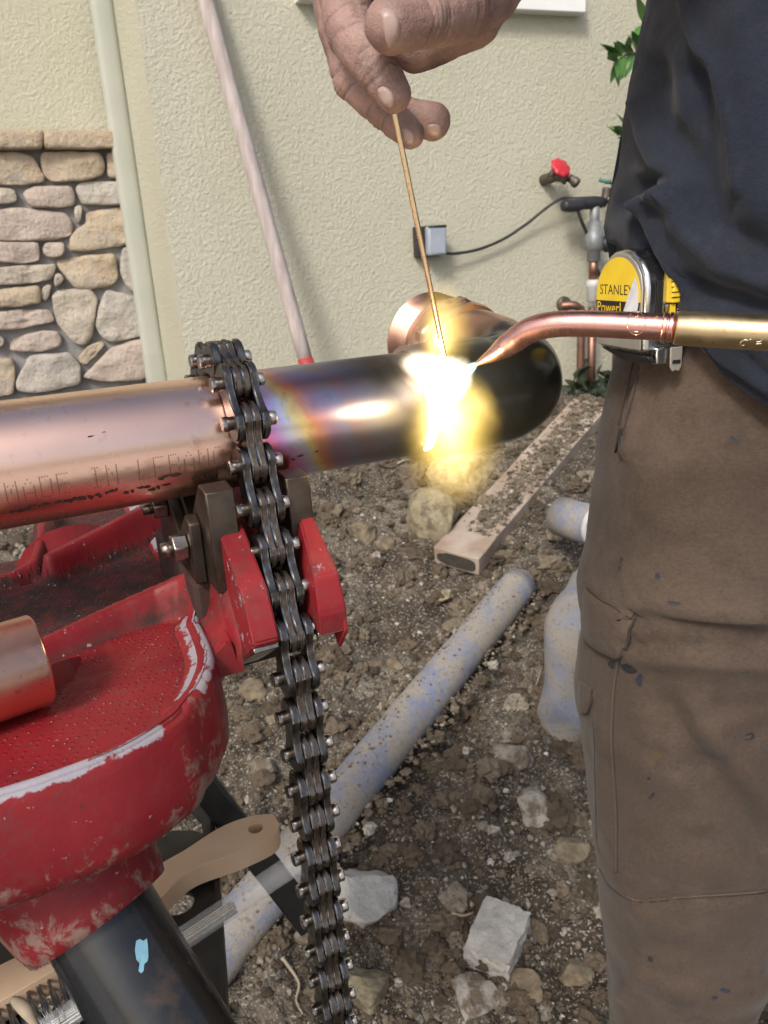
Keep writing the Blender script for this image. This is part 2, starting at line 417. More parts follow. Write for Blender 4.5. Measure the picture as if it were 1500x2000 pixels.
# the same veneer goes on to the left of the frame
_y = 190
while _y < 1850:
    hgt = random.choice((110, 150, 200, 230)); _x = -120
    while _x > -2600:
        wd = random.uniform(160, 480); g = 22
        polys.append(([(_x - g, _y + random.uniform(0, 12)), (_x - g + 8, _y + hgt - g - random.uniform(0, 30)), (_x - wd * .5, _y + hgt - g), (_x - wd, _y + hgt - g - random.uniform(0, 25)), (_x - wd - 5, _y + hgt * .4), (_x - wd + 15, _y + random.uniform(0, 15))], random.randrange(5)))
        _x -= wd + g
    _y += hgt
def stone_vf(poly, thick, seed, amp=.008):
    pts = [V(p) for p in poly]; res = []
    m = len(pts)
    for i in range(m):                      # resample, keep outline slightly rounded and uneven
        a, b = pts[i], pts[(i + 1) % m]; k = max(2, int((b - a).length / .012))
        for j in range(k): res.append(a.lerp(b, j / k))
    m = len(res)
    for _ in range(1): res = [(res[i - 1] + res[i] * 2 + res[(i + 1) % m]) / 4 for i in range(m)]
    c = sum(res, V()) / m; res = [c + (p - c) * 1.035 + (p - c).normalized() * .003 for p in res]; rings = []
    for (s, d) in ((1.0, 0), (1.0, .6), (.985, .86), (.95, .99), (.75, 1.02), (.5, 1.04), (.25, 1.05)):
        r = []
        for i, p in enumerate(res):
            q = c + (p - c) * s; nn = noise.noise(q * 16 + V((seed, 0, 0))) * amp * (2 if s < .97 else .7)
            q = q + nw * (thick * d + (nn if d > 0 else 0)) + (p - c).normalized() * noise.noise(q * 30 + V((0, seed, 0))) * .004
            r.append(q)
        rings.append(r)
    vv, ff = loft(rings, True, False, False)
    vv = list(vv) + [c + nw * thick * 1.05]; k = len(vv) - 1; b0 = (len(rings) - 1) * m
    ff += [(b0 + i, b0 + (i + 1) % m, k) for i in range(m)]
    return vv, ff
for i, (pl, mi) in enumerate(polys):
    obj('stone', stone_vf([WL(*zpx(p), .013) for p in pl], random.uniform(.022, .036), i * 3.7), STONES[mi], ven)
lx = 60
for i, (x0, x1) in enumerate(((-60, 300), (325, 905), (-480, -82), (-960, -505), (-1500, -985), (-2100, -1525))):
    pl = [WL(*zpx((x0, 40)), .013), WL(*zpx((x1, 32)), .013), WL(*zpx((x1, 153)), .013), WL(*zpx((x0, 158)), .013)]
    obj('ledge_stone', stone_vf(pl, .065, 90 + i, .003), STONES[0], ven)
# downspout
dsb = WL(256, 400, .055); dz0 = WL(303, 760, .055).z - .05
dso = empty('downspout', V((dsb.x, dsb.y, dz0)), 'sage painted metal downspout in the corner of the stucco walls', 'downspout')
prof = []
for j in range(24):
    a = 2 * math.pi * j / 24; cx, sy = math.cos(a), math.sin(a)
    prof.append(tw * (.037 * math.copysign(abs(cx) ** .6, cx)) + nw * (.030 * math.copysign(abs(sy) ** .6, sy)))
def spout(z0, z1, s=1.0): return loft([[V((dsb.x, dsb.y, z)) + p * s for p in prof] for z in (z0, z1)], True, True, True)
obj('pipe', spout(dz0 - .1, 3.95), M_spout, dso, auto=50)
zc = WL(295, 690, .055).z
obj('joint_sleeve', spout(dz0 - .1, zc, 1.05), M_spout, dso, auto=50)
obj('strap', box(V((dsb.x, dsb.y, zc)) + tw * .045 - nw * .02, tw * .018, nw * .004, Zu * .012), M_spout, dso, smooth=False)
# window
wq = W(1128, 33); win = empty('window', wq, 'white framed window high on the stucco wall', 'window')
def wbox(name, x0, x1, z0, z1, d0, d1, mat, bevel=.003):
    c = V((wq.x, wq.y, 0)) + tw * ((x0 + x1) / 2) + nw * ((d0 + d1) / 2); c.z = wq.z + (z0 + z1) / 2
    return obj(name, box(c, tw * ((x1 - x0) / 2), nw * ((d1 - d0) / 2), Zu * ((z1 - z0) / 2)), mat, win, smooth=False, bevel=bevel)
wbox('sill', -1.0, 0, 0, .055, -.02, .05, M_white); wbox('frame', -.06, -.002, .056, 1.0, -.02, .04, M_white); wbox('frame', -.998, -.94, .056, 1.0, -.02, .04, M_white)
wbox('frame', -1.0, 0, 1.001, 1.06, -.02, .04, M_white); wbox('pane', -.94, -.06, .056, 1.0, -.015, .008, M_glass, 0)

# ------------------------------------------------------------------ things along the wall
shovel = empty('shovel', GP(625, 800), 'long weathered wooden shovel handle with red ferrule leaning before the stucco wall', 'shovel')
s0, s1 = W(392, -35, .05), W(602, 722, .24); sdv = (s1 - s0).normalized()
top = s0 - sdv * .2
M_oldwood = simple('weathered_wood', (.36, .30, .28), (.50, .44, .42), 5, .75, stretch=(14, 14, 1.5), bscale=30, bstr=.3)
pts = [top + (s1 - top) * (i / 12) + V((noise.noise((i, 0, 0)) * .004, 0, 0)) for i in range(13)]
obj('handle', tube(pts, [.0245 - .002 * i / 12 for i in range(13)], 20), M_oldwood, shovel)
M_redpaint = simple('red_paint', (.42, .05, .05), (.36, .04, .045), 20, .5)
f0 = s0 + sdv * ((s1 - s0).length * .967); f1 = f0 + sdv * ((gh(f0.x, f0.y) - f0.z) / sdv.z - .02)
obj('ferrule', tube([f0, f0 + sdv * .05, f1], [.0240, .0250, .0215], 20), M_redpaint, shovel)
bl = f1 + sdv * .02; bx = Rt.copy(); bx = (bx - sdv * bx.dot(sdv)).normalized(); by = sdv.cross(bx)
rings = []
for i, (s, wd) in enumerate(((0, .022), (.03, .07), (.06, .1), (.16, .1), (.22, .07), (.26, .01))):
    rings.append([bl + sdv * s + bx * wd * math.cos(a) + by * (.006 * math.sin(a) + .02 * (1 - math.cos(a) ** 2)) for a in [2 * math.pi * j / 16 for j in range(16)]])
obj('blade', loft(rings, True, True, True), M_blacksteel, shovel)

# electrical box and cable
M_greyplastic = simple('grey_plastic', (.30, .34, .40), (.36, .40, .46), 12, .4)
M_darkplastic = simple('dark_plastic', (.02, .022, .026), (.03, .03, .034), 12, .5)
eb = W(832, 472); ebx = empty('outlet_box', eb, 'grey weatherproof electrical outlet box on the stucco wall', 'outlet box')
obj('back_box', box(eb + nw * .018 - tw * .008, tw * .042, nw * .018, Zu * .050), M_darkplastic, ebx, smooth=False, bevel=.004)
obj('cover', box(eb + nw * .055 + tw * .012, tw * .034, nw * .018, Zu * .047), M_greyplastic, ebx, smooth=False, bevel=.008)
obj('lid_hinge', tube([eb + nw * .072 - tw * .02 + Zu * .046, eb + nw * .072 + tw * .045 + Zu * .046], .004, 8), M_darkplastic, ebx)
cb = [W(862, 494, .05), W(890, 495, .04), W(935, 487, .03), W(985, 466, .03), (W(1030, 436, .035)), W(1070, 404, .05), W(1098, 388, .06), W(1125, 388, .06)]
obj('cable', tube(catmull(cb, 6), .0052, 8), M_darkplastic, None, 'dark cable running across the stucco wall from the grey outlet box', 'cable')
# red-handled faucet
vq = W(1062, 350); val = empty('wall_faucet', vq, 'corroded wall faucet with a red handle on the stucco wall', 'faucet')
M_bronze = simple('weathered_bronze', (.09, .075, .065), (.16, .125, .10), 60, .55, .6, bscale=120)
M_redknob = simple('red_enamel', (.55, .03, .05), (.48, .03, .04), 40, .4)
ax = (nw * .75 + Zu * .5 + tw * .1).normalized()
obj('body', tube(catmull([vq - nw * .01 - Zu * .004, vq + nw * .03, vq + nw * .06 + Zu * .002 + tw * .015, vq + nw * .085 - Zu * .01 + tw * .04], 5), [.022, .02, .019, .018, .018, .018, .019, .019, .019, .018, .017, .016, .015, .016, .018, .018], 14), M_bronze, val)
obj('bonnet', lathe([(0, .015), (.03, .015), (.032, .01), (.045, .008)], vq + nw * .04, ax, 12), M_bronze, val)
hc = vq + nw * .045 + ax * .05 + tw * .008
hv = lathe([(0, .012), (.002, .03), (.006, .037), (.012, .037), (.016, .03), (.018, .01)], hc - ax * .008, ax, 36)
hv = ([hc + (p - hc) * (1 + .07 * math.cos(8 * math.atan2((p - hc).dot(tw), (p - hc).dot(ax.cross(tw))))) for p in hv[0]], hv[1])
obj('handle', hv, M_redknob, val)
obj('spout', lathe([(0, .014), (.02, .014), (.021, .018), (.035, .018)], vq + nw * .08 + tw * .055 - Zu * .005, (tw * .8 - Zu * .5).normalized(), 12), M_bronze, val)
# irrigation riser
rq = W(1153, 800, .09); rz = gh(rq.x, rq.y)
riser = empty('irrigation_riser', V((rq.x, rq.y, rz)), 'upright copper irrigation riser with grey valves by the wall', 'pipe riser')
def rp(py, off=.09, px=1155): return V((rq.x, rq.y, W(px, py, off).z))
M_pipegrey = simple('grey_pipe_fittings', (.26, .28, .29), (.18, .19, .20), 30, .5, .3, bscale=90)
M_palefit = simple('pale_fitting', (.55, .55, .54), (.48, .47, .46), 40, .5)
obj('lower_pipe', tube([V((rq.x, rq.y, rz - .1)), rp(600)], .0155, 14), M_copper_dull, riser)
obj('union', lathe([(0, .016), (.004, .022), (.05, .022), (.055, .026), (.075, .026), (.08, .018)], rp(590), Zu, 14), M_palefit, riser)
obj('valve_body', lathe([(0, .017), (.005, .024), (.04, .024), (.045, .033), (.10, .033), (.105, .024), (.14, .022)], rp(512), Zu, 16), M_pipegrey, riser)
obj('side_port', lathe([(0, .022), (.05, .022), (.052, .03), (.075, .03)], rp(478), tw, 14), M_darkplastic, riser)
obj('nipple', tube([rp(545), rp(505)], .017, 12), M_copper_dull, riser)
obj('upper_pipe', tube([rp(470), rp(388)], .0175, 14), M_pipegrey, riser)
hb = W(1153, 396, .09)
obj('cross_tee', tube([hb - tw * .10, hb - tw * .02, hb + tw * .02, hb + tw * .06], [.02, .022, .022, .018], 14), M_darkplastic, riser)
obj('rubber_grip', tube(catmull([W(1100, 402, .1), W(1118, 402, .1), W(1140, 399, .1)], 4), [.018, .02, .021, .021, .021, .021, .02, .019, .018], 12), M_darkplastic, riser)
el = W(1180, 388, .09)
obj('elbow', tube(catmull([hb + tw * .05, el + tw * .005, el + Zu * .035 + tw * .012], 5), .016, 12), M_bronze, riser)
M_verd = simple('green_handle', (.05, .16, .14), (.08, .2, .17), 40, .5)
kh = el + Zu * .055 + tw * .014
for d in (tw * .028 + nw * .01 - Zu * .008, nw * .024 - tw * .012): obj('cross_handle', tube([kh - d, kh, kh + d], [.007, .006, .007], 8), M_verd, riser)
obj('spigot', tube(catmull([el + tw * .01, el + tw * .04 - Zu * .018 + nw * .02, el + tw * .075 - Zu * .03 + nw * .04], 4), .014, 12), M_brass, riser)
obj('hose_cap', lathe([(0, .016), (.03, .02), (.06, .022)], el + tw * .06 - Zu * .03 + nw * .03, (tw - Zu * .2), 12), M_palefit, riser)
wr = [W(1126, 402, .1), W(1135, 430, .1), W(1148, 462, .08), W(1160, 510, .07), W(1180, 560, .07), W(1190, 610, .07)]
obj('drip_tube', tube(catmull(wr, 5), .006, 8), M_darkplastic, riser)
q = W(1132, 800, .08); z1 = W(1128, 600, .08).z
cp = empty('copper_stub_pipe', V((q.x, q.y, gh(q.x, q.y))), 'short brown copper pipe bent into the wall left of the riser', 'pipe')
obj('pipe', tube(catmull([V((q.x, q.y, rz - .1)), V((q.x, q.y, z1 - .05)), V((q.x, q.y, z1 - .01)) - tw * .008, V((q.x, q.y, z1 + .008)) - tw * .035, V((q.x, q.y, z1 + .008)) - tw * .075 - nw * .02], 6), .0155, 12), M_copper_dull, cp)
obj('wall_flange', lathe([(0, .03), (.012, .028), (.014, .016)], W(1100, 594, 0), nw, 16), M_bronze, cp)
q = W(1198, 800, .05); z1 = W(1190, 560, .05).z
obj('thin_drain_pipe', tube([V((q.x, q.y, rz - .1)), V((q.x, q.y, z1))], .011, 10), M_copper_dull, None, 'thin brown pipe standing right of the irrigation riser', 'pipe')

# plants by the wall
M_leaf = simple('leaf_green', (.05, .14, .035), (.10, .22, .05), 60, .45)
M_stem = simple('green_stem', (.06, .09, .03), (.1, .1, .05), 30, .7)
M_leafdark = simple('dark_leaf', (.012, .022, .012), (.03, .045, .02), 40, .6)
def leaf_vf(ln=1.0, wd=.36, fold=.12, curl=.2):
    vv, ff = [], []
    for i in range(7):
        t = i / 6; hw = wd * .5 * math.sin(math.pi * min(t * 1.02, 1)) ** .8 * (1 - .25 * t)
        z = -curl * t * t * ln
        vv += [V((-hw * ln, t * ln, z + fold * hw)), V((0, t * ln, z)), V((hw * ln, t * ln, z + fold * hw))]
    for i in range(6):
        for j in (0, 1): ff.append((i * 3 + j, i * 3 + j + 1, (i + 1) * 3 + j + 1, (i + 1) * 3 + j))
    return vv, ff
leaf_me = fmesh('leaf', leaf_vf(), M_leaf)
def leaf_at(p, d, size, parent, me=None, roll=None):
    d = V(d).normalized(); q = d.to_track_quat('Y', 'Z') @ Quaternion((0, 1, 0), roll if roll is not None else random.uniform(-1, 1))
    return inst('leaf', me or leaf_me, Matrix.Translation(p) @ q.to_matrix().to_4x4() @ Matrix.Scale(size, 4), parent)
pr = W(1345, 760, .22); pr.z = gh(pr.x, pr.y)
plant = empty('climbing_plant', pr, 'leafy green plant against the stucco wall behind the worker', 'plant')
stems = []
tops = [[pr, W(1340, 400, .2), W(1320, 200, .2), W(1290, 90, .22), W(1255, 45, .25)], [W(1320, 200, .2), W(1285, 115, .24), W(1230, 105, .28), W(1198, 125, .3)],
        [W(1340, 400, .2), W(1290, 285, .22), W(1235, 262, .25), W(1208, 270, .27)], [W(1320, 200, .2), W(1340, 60, .2), W(1350, -150, .2)], [W(1340, 400, .2), W(1420, 250, .2), W(1460, 50, .2)]]
obj('stem', join(*[tube(catmull(tp, 5), [.008 - .006 * i / (len(catmull(tp, 5)) - 1) for i in range(len(catmull(tp, 5)))], 7) for tp in tops]), M_stem, plant)
for tp, cnt, frm in ((tops[0], 30, .62), (tops[1], 34, .3), (tops[2], 18, .4), (tops[3], 14, .3), (tops[4], 14, .2)):
    cp_ = catmull(tp, 8)
    for i in range(cnt):
        k = int((frm + (1 - frm) * (i + .5) / cnt) * (len(cp_) - 1)); b0 = cp_[k]; td = (cp_[k] - cp_[k - 1]).normalized()
        side = 1 if i % 2 else -1
        d = td * .8 + Zu * random.uniform(-.3, .5) + td.cross(nw) * side * .8 + nw * random.uniform(-.2, .6)
        leaf_at(b0, d, random.uniform(.065, .1), plant)
sq = GP(1215, 765); shr = empty('dark_shrub', sq, 'clump of dark leaves at the wall base beside the pipes', 'shrub')
dl = []
for i in range(260):
    p = W(random.uniform(1120, 1330), random.uniform(745, 800), random.uniform(.0, .2)); p.z = gh(p.x, p.y) + random.uniform(0, .10) * random.random()
    d = V((random.uniform(-1, 1), random.uniform(-1, .6), random.uniform(-.2, 1))).normalized(); q = d.to_track_quat('Y', 'Z') @ Quaternion((0, 1, 0), random.uniform(-2, 2))
    s = random.uniform(.03, .065); vv, ff = leaf_vf(1, .55, .2, .3); dl.append(([q @ (v * s) + p for v in vv], ff))
obj('foliage', join(*dl), M_leafdark, shr)
sp = [sq + V((0, 0, -.02)), sq + V((.03, .02, .08))]; obj('stem', tube(sp, .006, 7), M_stem, shr)
# ------------------------------------------------------------------ things in the dirt
def dirt_lift(q, dz): return V((q.x, q.y, gh(q.x, q.y) + dz))
def uneven_tube(pts, r, seg, amp, sc_=25):
    vv, ff = tube(pts, r, seg)
    return [v + V((noise.noise(v * sc_), noise.noise(v * sc_ + V((7, 0, 0))), noise.noise(v * sc_ + V((0, 9, 0))))) * amp for v in vv], ff
b1, b2 = GP(1015, 1165), GP(440, 1865)
pa = V((b1.x, b1.y, base_h(b1.x, b1.y) + .006)); pb = V((b2.x, b2.y, base_h(b2.x, b2.y) + .024))
pdir = (pb - pa).normalized()
pp = [pa - pdir * .0 + pdir * ((pb - pa).length * 1.1 * i / 40) for i in range(41)]
bp = empty('blue_drain_pipe', pa, 'long dusty blue plastic pipe lying diagonally half buried in the dirt', 'pipe')
obj('pipe', uneven_tube(pp, .043, 28, .0022), M_bluepipe, bp)
obj('end_dirt_plug', uneven_tube([pa - pdir * .028, pa - pdir * .012, pa + pdir * .004], [.012, .036, .0425], 20, .004, 40), M_bluepipe2, bp)
e = empty('blue_pipe_bend', GP(1110, 1400), 'bent blue pipe caked with pale mud beside the trouser leg', 'pipe')
dd = 1.62
obj('pipe', uneven_tube(catmull([P(1300, 1120, dd + .05), P(1215, 1140, dd), P(1160, 1165, dd - .03), P(1128, 1215, dd - .05), P(1118, 1290, dd - .06), P(1108, 1390, dd - .03), P(1100, 1450, dd)], 6), [.055 + .012 * noise.noise((i * .3, 1, 1)) for i in range(37)], 28, .012, 14), M_bluepipe2, e)
e2 = empty('blue_pipe_stub', GP(1135, 1060), 'short stub of dark blue pipe with open end near the plank', 'pipe')
d2 = 1.9
q0, q1 = P(1095, 1008, d2), P(1168, 1028, d2 - .1)
ax2 = (q1 - q0).normalized()
obj('pipe', uneven_tube([q0, q0.lerp(q1, .5), q1], .047, 24, .003, 20), M_bluepipe, e2)
obj('bell_rim', lathe([(0, .049), (.012, .052), (.014, .044), (-.03, .042)], q1 - ax2 * .004, ax2, 24, caps=False), M_palefit, e2)
# plank
k0, k1 = GP(892, 1122), GP(1150, 812)
k0 = V((k0.x, k0.y, gh(k0.x, k0.y) + .012)); k1 = V((k1.x, k1.y, base_h(k1.x, k1.y) + .0))
kd = (k1 - k0).normalized(); kw_ = kd.cross(Zu).normalized(); kw_ = (kw_ * 1 + Zu * -.10).normalized(); kz = kw_.cross(kd).normalized()
if kz.z < 0: kz = -kz
M_plank = simple('raw_plank', (.29, .215, .16), (.42, .345, .285), 14, .85, bscale=90, bstr=.5)
plank = empty('plank', k0, 'rough wooden plank with loose dirt on top lying on the dirt heap', 'plank')
KW, KT = .062, .024; klen = (k1 - k0).length + .02
kv = []; NS = 24
for i in range(NS + 1):
    c = k0 + kd * (klen * i / NS) + kz * KT; r = []
    for (sx, sz) in ((-1, -1), (-.5, -1), (.5, -1), (1, -1), (1, 0), (1, 1), (.5, 1), (-.5, 1), (-1, 1), (-1, 0)):
        q = c + kw_ * KW * sx + kz * KT * sz; r.append(q + (kw_ * noise.noise(q * 9) * .004 + kz * noise.noise(q * 8 + V((5, 5, 5))) * .002))
    kv.append(r)
obj('board', loft(kv, True, True, True), M_plank, plank, smooth=False, bevel=.002)
M_endshadow = simple('end_shadow_patch', (.035, .03, .026), (.06, .05, .04), 60, .95, bscale=200, bstr=.6)  # near-black colour stands in for the shadow on the plank's end
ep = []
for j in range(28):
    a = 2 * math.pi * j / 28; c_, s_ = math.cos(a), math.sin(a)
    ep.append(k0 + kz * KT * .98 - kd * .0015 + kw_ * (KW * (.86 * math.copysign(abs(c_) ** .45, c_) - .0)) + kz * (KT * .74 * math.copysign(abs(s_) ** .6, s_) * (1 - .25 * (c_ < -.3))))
obj('end_shadow_patch', prism(ep, -kd * .0012), M_endshadow, plank, smooth=False, label='dark patch painting the shadow on the plank end')

# rocks
def rock_vf(c, rx, ry, rz_, seed, facets=7, sub=4, rough=.16, ang=0):
    vv, ff = ico(sub); rr = random.Random(seed); pl = []
    for _ in range(facets):
        d = V((rr.gauss(0, 1), rr.gauss(0, 1), rr.gauss(0, 1))).normalized(); pl.append((d, rr.uniform(.5, .85)))
    out = []; ca, sa = math.cos(ang), math.sin(ang)
    for v in vv:
        q = v.copy()
        for d, h in pl:
            k = q.dot(d)
            if k > h: q = q - d * (k - h)
        q = q * (1 + rough * noise.noise(v * 1.7 + V((seed, 0, 0))) + rough * .5 * noise.noise(v * 4.5 + V((0, seed, 0))) + rough * .25 * noise.noise(v * 11 + V((0, 0, seed))))
        x, y, z = q.x * rx, q.y * ry, q.z * rz_
        out.append(V((c.x + x * ca - y * sa, c.y + x * sa + y * ca, c.z + z)))
    return out, ff
rocks = [  # px, py (centre in photo), rx, ry, rz, material, facets, label
 (850, 1005, .080, .062, .078, 3, 5, 'smooth rounded olive brown boulder left of the plank'),
 (905, 930, .115, .07, .060, 3, 7, 'broad yellowish clod behind the rounded boulder'),
 (705, 1035, .045, .038, .038, 0, 8, 'brown angular clod left of the rounded boulder'),
 (755, 1065, .028, .025, .022, 0, 8, 'small brown clod just right of the angular clod'),
 (738, 1090, .013, .012, .012, 2, 6, 'small white stone left of the plank end'),
 (870, 1165, .025, .022, .018, 3, 8, 'ochre clod on pale sand below the plank end'),
 (1000, 1480, .045, .032, .03, 1, 9, 'tan wedge shaped stone beside the trouser leg seam'),
 (1042, 1570, .036, .04, .032, 2, 9, 'pale angular rock standing between blue pipe and trouser leg'),
 (712, 1750, .062, .05, .045, 4, 9, 'large white faced rock beside the hanging chain'),
 (720, 1935, .042, .036, .03, 3, 8, 'yellowish blocky rock at the foot of the hanging chain'),
 (925, 1955, .036, .034, .024, 2, 8, 'pale speckled stone at the bottom edge below the concrete block'),
 (1030, 1925, .03, .022, .018, 0, 8, 'small tan stone right of the concrete block'),
 (1125, 1905, .03, .022, .016, 0, 8, 'flat tan stone near the bottom of the trouser leg'),
 (1122, 1425, .02, .016, .025, 3, 7, 'yellow stone tucked behind the trouser leg'),
 (1090, 1620, .018, .014, .012, 2, 7, 'small cream pebble halfway down beside the trouser leg'),
 (1078, 1670, .014, .012, .009, 2, 7, 'small pinkish white pebble above the concrete block'),
 (1115, 1660, .03, .024, .02, 0, 8, 'brown lump beside the small pinkish pebble'),
 (790, 1770, .012, .010, .009, 2, 6, 'tiny white pebble right of the large white faced rock'),
 (520, 1500, .03, .026, .022, 1, 8, 'grey stone half hidden left of the hanging chain'),
 (490, 1350, .035, .03, .02, 0, 8, 'brown clod between the red vise and the chain'),
 (600, 1830, .02, .018, .014, 1, 8, 'small grey stone left of the lower chain'),
 (880, 1800, .018, .015, .012, 0, 8, 'small brown stone left of the concrete block'),
 (770, 1300, .02, .02, .012, 0, 8, 'flat brown clod on the pale sandy patch'),
 (655, 1000, .03, .026, .022, 0, 8, 'dark brown clod close to the right vise horn'),
 (960, 1180, .02, .018, .014, 2, 8, 'pale lump just under the plank edge'),
 (1080, 1040, .03, .025, .02, 0, 8, 'brown lump right of the plank beside the blue stub'),
]
for i, (px, py, rx, ry, rz_, mi, fc, lab) in enumerate(rocks):
    q = GP(px, py + rz_ * 350); c = V((q.x, q.y, gh(q.x, q.y) + rz_ * .35))
    # keep the rock's centre on the sight line of its pixel
    obj('rock', rock_vf(c, rx * 1.12, ry * 1.12, rz_ * 1.12, i * 1.9 + 2, fc + 5 if i > 1 else fc, 4, .14, random.uniform(0, 3)), M_rock[mi], None, lab, 'rock', 'loose rocks in the dirt', auto=32)
# concrete block fragment
cq = GP(972, 1850); cq = V((cq.x, cq.y, gh(cq.x, cq.y) + .012))
vv, ff = [], []
bm = bmesh.new(); bmesh.ops.create_cube(bm, size=2); bmesh.ops.subdivide_edges(bm, edges=bm.edges, cuts=24, use_grid_fill=True)
cx_ = V((.86, -.5, -.04)).normalized(); cy_ = V((.42, .9, .10)); cy_ = (cy_ - cx_ * cy_.dot(cx_)).normalized(); cz_ = cx_.cross(cy_)
for v in bm.verts:
    p = v.co.copy(); l = p.length
    p = p * (1 - .05 * max(0, l - 1.25))
    p += V((noise.noise(p * 2.2), noise.noise(p * 2.2 + V((4, 0, 0))), noise.noise(p * 2.2 + V((0, 4, 0))))) * .09 + v.co.normalized() * (noise.noise(p * 5) * .05 + noise.noise(p * 14) * .04)
    if p.x < -.3 and p.y < -.55: p.z -= .25 * min(1, (-.55 - p.y) * 3)
    v.co = cq + cx_ * p.x * .036 + cy_ * p.y * .047 + cz_ * p.z * .026
bv = [v.co.copy() for v in bm.verts]; bf = [tuple(v.index for v in f.verts) for f in bm.faces]; bm.free()
obj('concrete_block', (bv, bf), M_rock[4], None, 'white broken concrete block lying alone on the dirt', 'concrete', smooth=True, auto=50)
# twigs and roots
M_root = simple('dry_root', (.42, .35, .26), (.34, .28, .2), 60, .85)
def twig(pxs, r, lab):
    pts = [dirt_lift(GP(*p), .008) for p in pxs]
    obj('twig', tube(catmull(pts, 5), [r * (1 - .6 * i / (len(catmull(pts, 5)) - 1)) for i in range(len(catmull(pts, 5)))], 7), M_root, None, lab, 'twig', 'dry twigs in the dirt')
twig([(552, 1882), (570, 1905), (585, 1930), (580, 1965), (592, 1990)], .003, 'pale dry root left of the chain at the bottom')
twig([(885, 1795), (905, 1800), (925, 1795)], .003, 'short pale twig left of the concrete block')
twig([(1010, 1395), (1040, 1360), (1060, 1310)], .002, 'thin grass root right of the blue pipe')
twig([(770, 915), (785, 908), (800, 905)], .004, 'small white chip of root below the copper pipe')
twig([(0, 1800), (10, 1770), (30, 1760), (22, 1800), (5, 1830)], .003, 'pale root fibres left of the red leg socket')
# clods and pebbles
def stuff(name, items, lab):
    """items: centre, radius, tone"""
    I1, I2, I3 = ico(1), ico(2), ico(3); bases = []
    for k in range(21):
        vv, ff = I3 if k >= 14 else I2 if k >= 7 else I1
        bases.append((np.array([tuple(v * (1 + .55 * noise.noise(v * 1.6 + V((k * 5.3, 0, 0))) + .4 * noise.noise(v * 4 + V((0, k * 3.1, 0))) + (.28 * noise.noise(v * 9 + V((0, 0, k * 2.7))) if k >= 14 else 0))) for v in vv]), np.array(ff)))
    vs_, fs_, tn, off = [], [], [], 0
    for (c, r, tone) in items:
        b, f = bases[random.randrange(14, 21) if r > .0095 else random.randrange(7, 14) if r > .0055 else random.randrange(7)]
        q = np.array(Quaternion((random.gauss(0, 1), random.gauss(0, 1), random.gauss(0, 1), random.gauss(0, 1))).normalized().to_matrix())
        s = np.array([random.uniform(.75, 1.3), random.uniform(.75, 1.3), random.uniform(.55, .95)]) * r
        vs_.append((b @ q.T) * s + np.array(c)); fs_.append(f + off); tn.append(np.full(len(b), tone)); off += len(b)
    va, fa, ta = np.concatenate(vs_), np.concatenate(fs_), np.concatenate(tn)
    me = bpy.data.meshes.new(name); me.vertices.add(len(va)); me.vertices.foreach_set('co', va.ravel())
    me.loops.add(len(fa) * 3); me.loops.foreach_set('vertex_index', fa.ravel().astype(np.int32)); me.polygons.add(len(fa))
    me.polygons.foreach_set('loop_start', np.arange(0, len(fa) * 3, 3, dtype=np.int32)); me.update(calc_edges=True)
    at = me.attributes.new('tone', 'FLOAT', 'POINT'); at.data.foreach_set('value', ta.astype(np.float32))
    me.materials.append(M_gravel); me.polygons.foreach_set('use_smooth', [False] * len(fa)); me.validate()
    o = bpy.data.objects.new(name, me); finish(o, None, lab, 'dirt', kind='stuff'); return o
items = []
for i in range(27000):
    y = .62 + 2.15 * random.random() ** 1.15; half = .16 + y * .56
    x = random.uniform(-half, half * 1.05)
    r = min(.018, .0020 * math.exp(random.gauss(0, .60)) * (1 + .3 * y))
    k = noise.noise((x * 3, y * 3, 5.0)); tone = min(1, max(0, random.gauss(random.choice((.22, .22, .6)), .13) + .3 * k + (.4 if random.random() < .13 and r < .006 else 0)))
    items.append(((x, y, gh(x, y) + r * random.uniform(-.1, .45)), r, tone))
for i in range(800):
    y = .7 + 2.0 * random.random(); half = .16 + y * .56; x = random.uniform(-half, half); r = random.uniform(.009, .022) * (.7 + .3 * y) * (1.3 if random.random() < .15 else 1)
    items.append(((x, y, gh(x, y) + r * random.uniform(-.2, .3)), r, min(.75, max(.1, random.gauss(.36, .14)))))
for i in range(2600):      # soil drifted against both flanks of the blue pipe
    s = random.random(); side = random.choice((1, 1, 1, -1)); q = pa.lerp(pb, s) + (pdir.cross(Zu)).normalized() * (side * random.uniform(.026, .075)); r = .0022 * math.exp(random.gauss(0, .6)) + .001
    zz = max(gh(q.x, q.y), q.z + (.030 if side > 0 else .0) * max(0, 1 - abs((q - pa.lerp(pb, s)).dot(pdir.cross(Zu).normalized()) - .05 * 1) / .05) - .012 + .02 * noise.noise((s * 14, 0, 0)))
    items.append(((q.x, q.y, zz), r, min(1, max(0, random.gauss(.5, .2)))))
for i in range(420):       # crumbs lying on the pipe
    s = random.random(); th = random.gauss(0, .45); r = random.uniform(.001, .003)
    sd2 = pdir.cross(Zu).normalized(); up2 = sd2.cross(pdir); q = pa.lerp(pb, s) + (up2 * math.cos(th) + sd2 * math.sin(th)) * .0435
    if noise.noise((s * 9, th * 2, 2)) > -.05: items.append((tuple(q), r, random.uniform(.35, .8)))
stuff('gravel', items, 'loose clods, pebbles and crumbs of dirt over the ground')
items = []
for i in range(3400):
    s = random.uniform(.10, .98) ** 1.0; k = random.gauss(0.12, .42)
    if abs(k) > .93: continue
    p = k0 + kd * klen * s + kw_ * KW * k + kz * (2 * KT)
    if random.random() < .75 - s * 2.2 - k * .6: continue
    r = .0022 * math.exp(random.gauss(0, .5)); items.append((p + kz * r * random.uniform(0, 1.6), r * 1.25, min(1, max(.1, random.gauss(.58, .17)))))
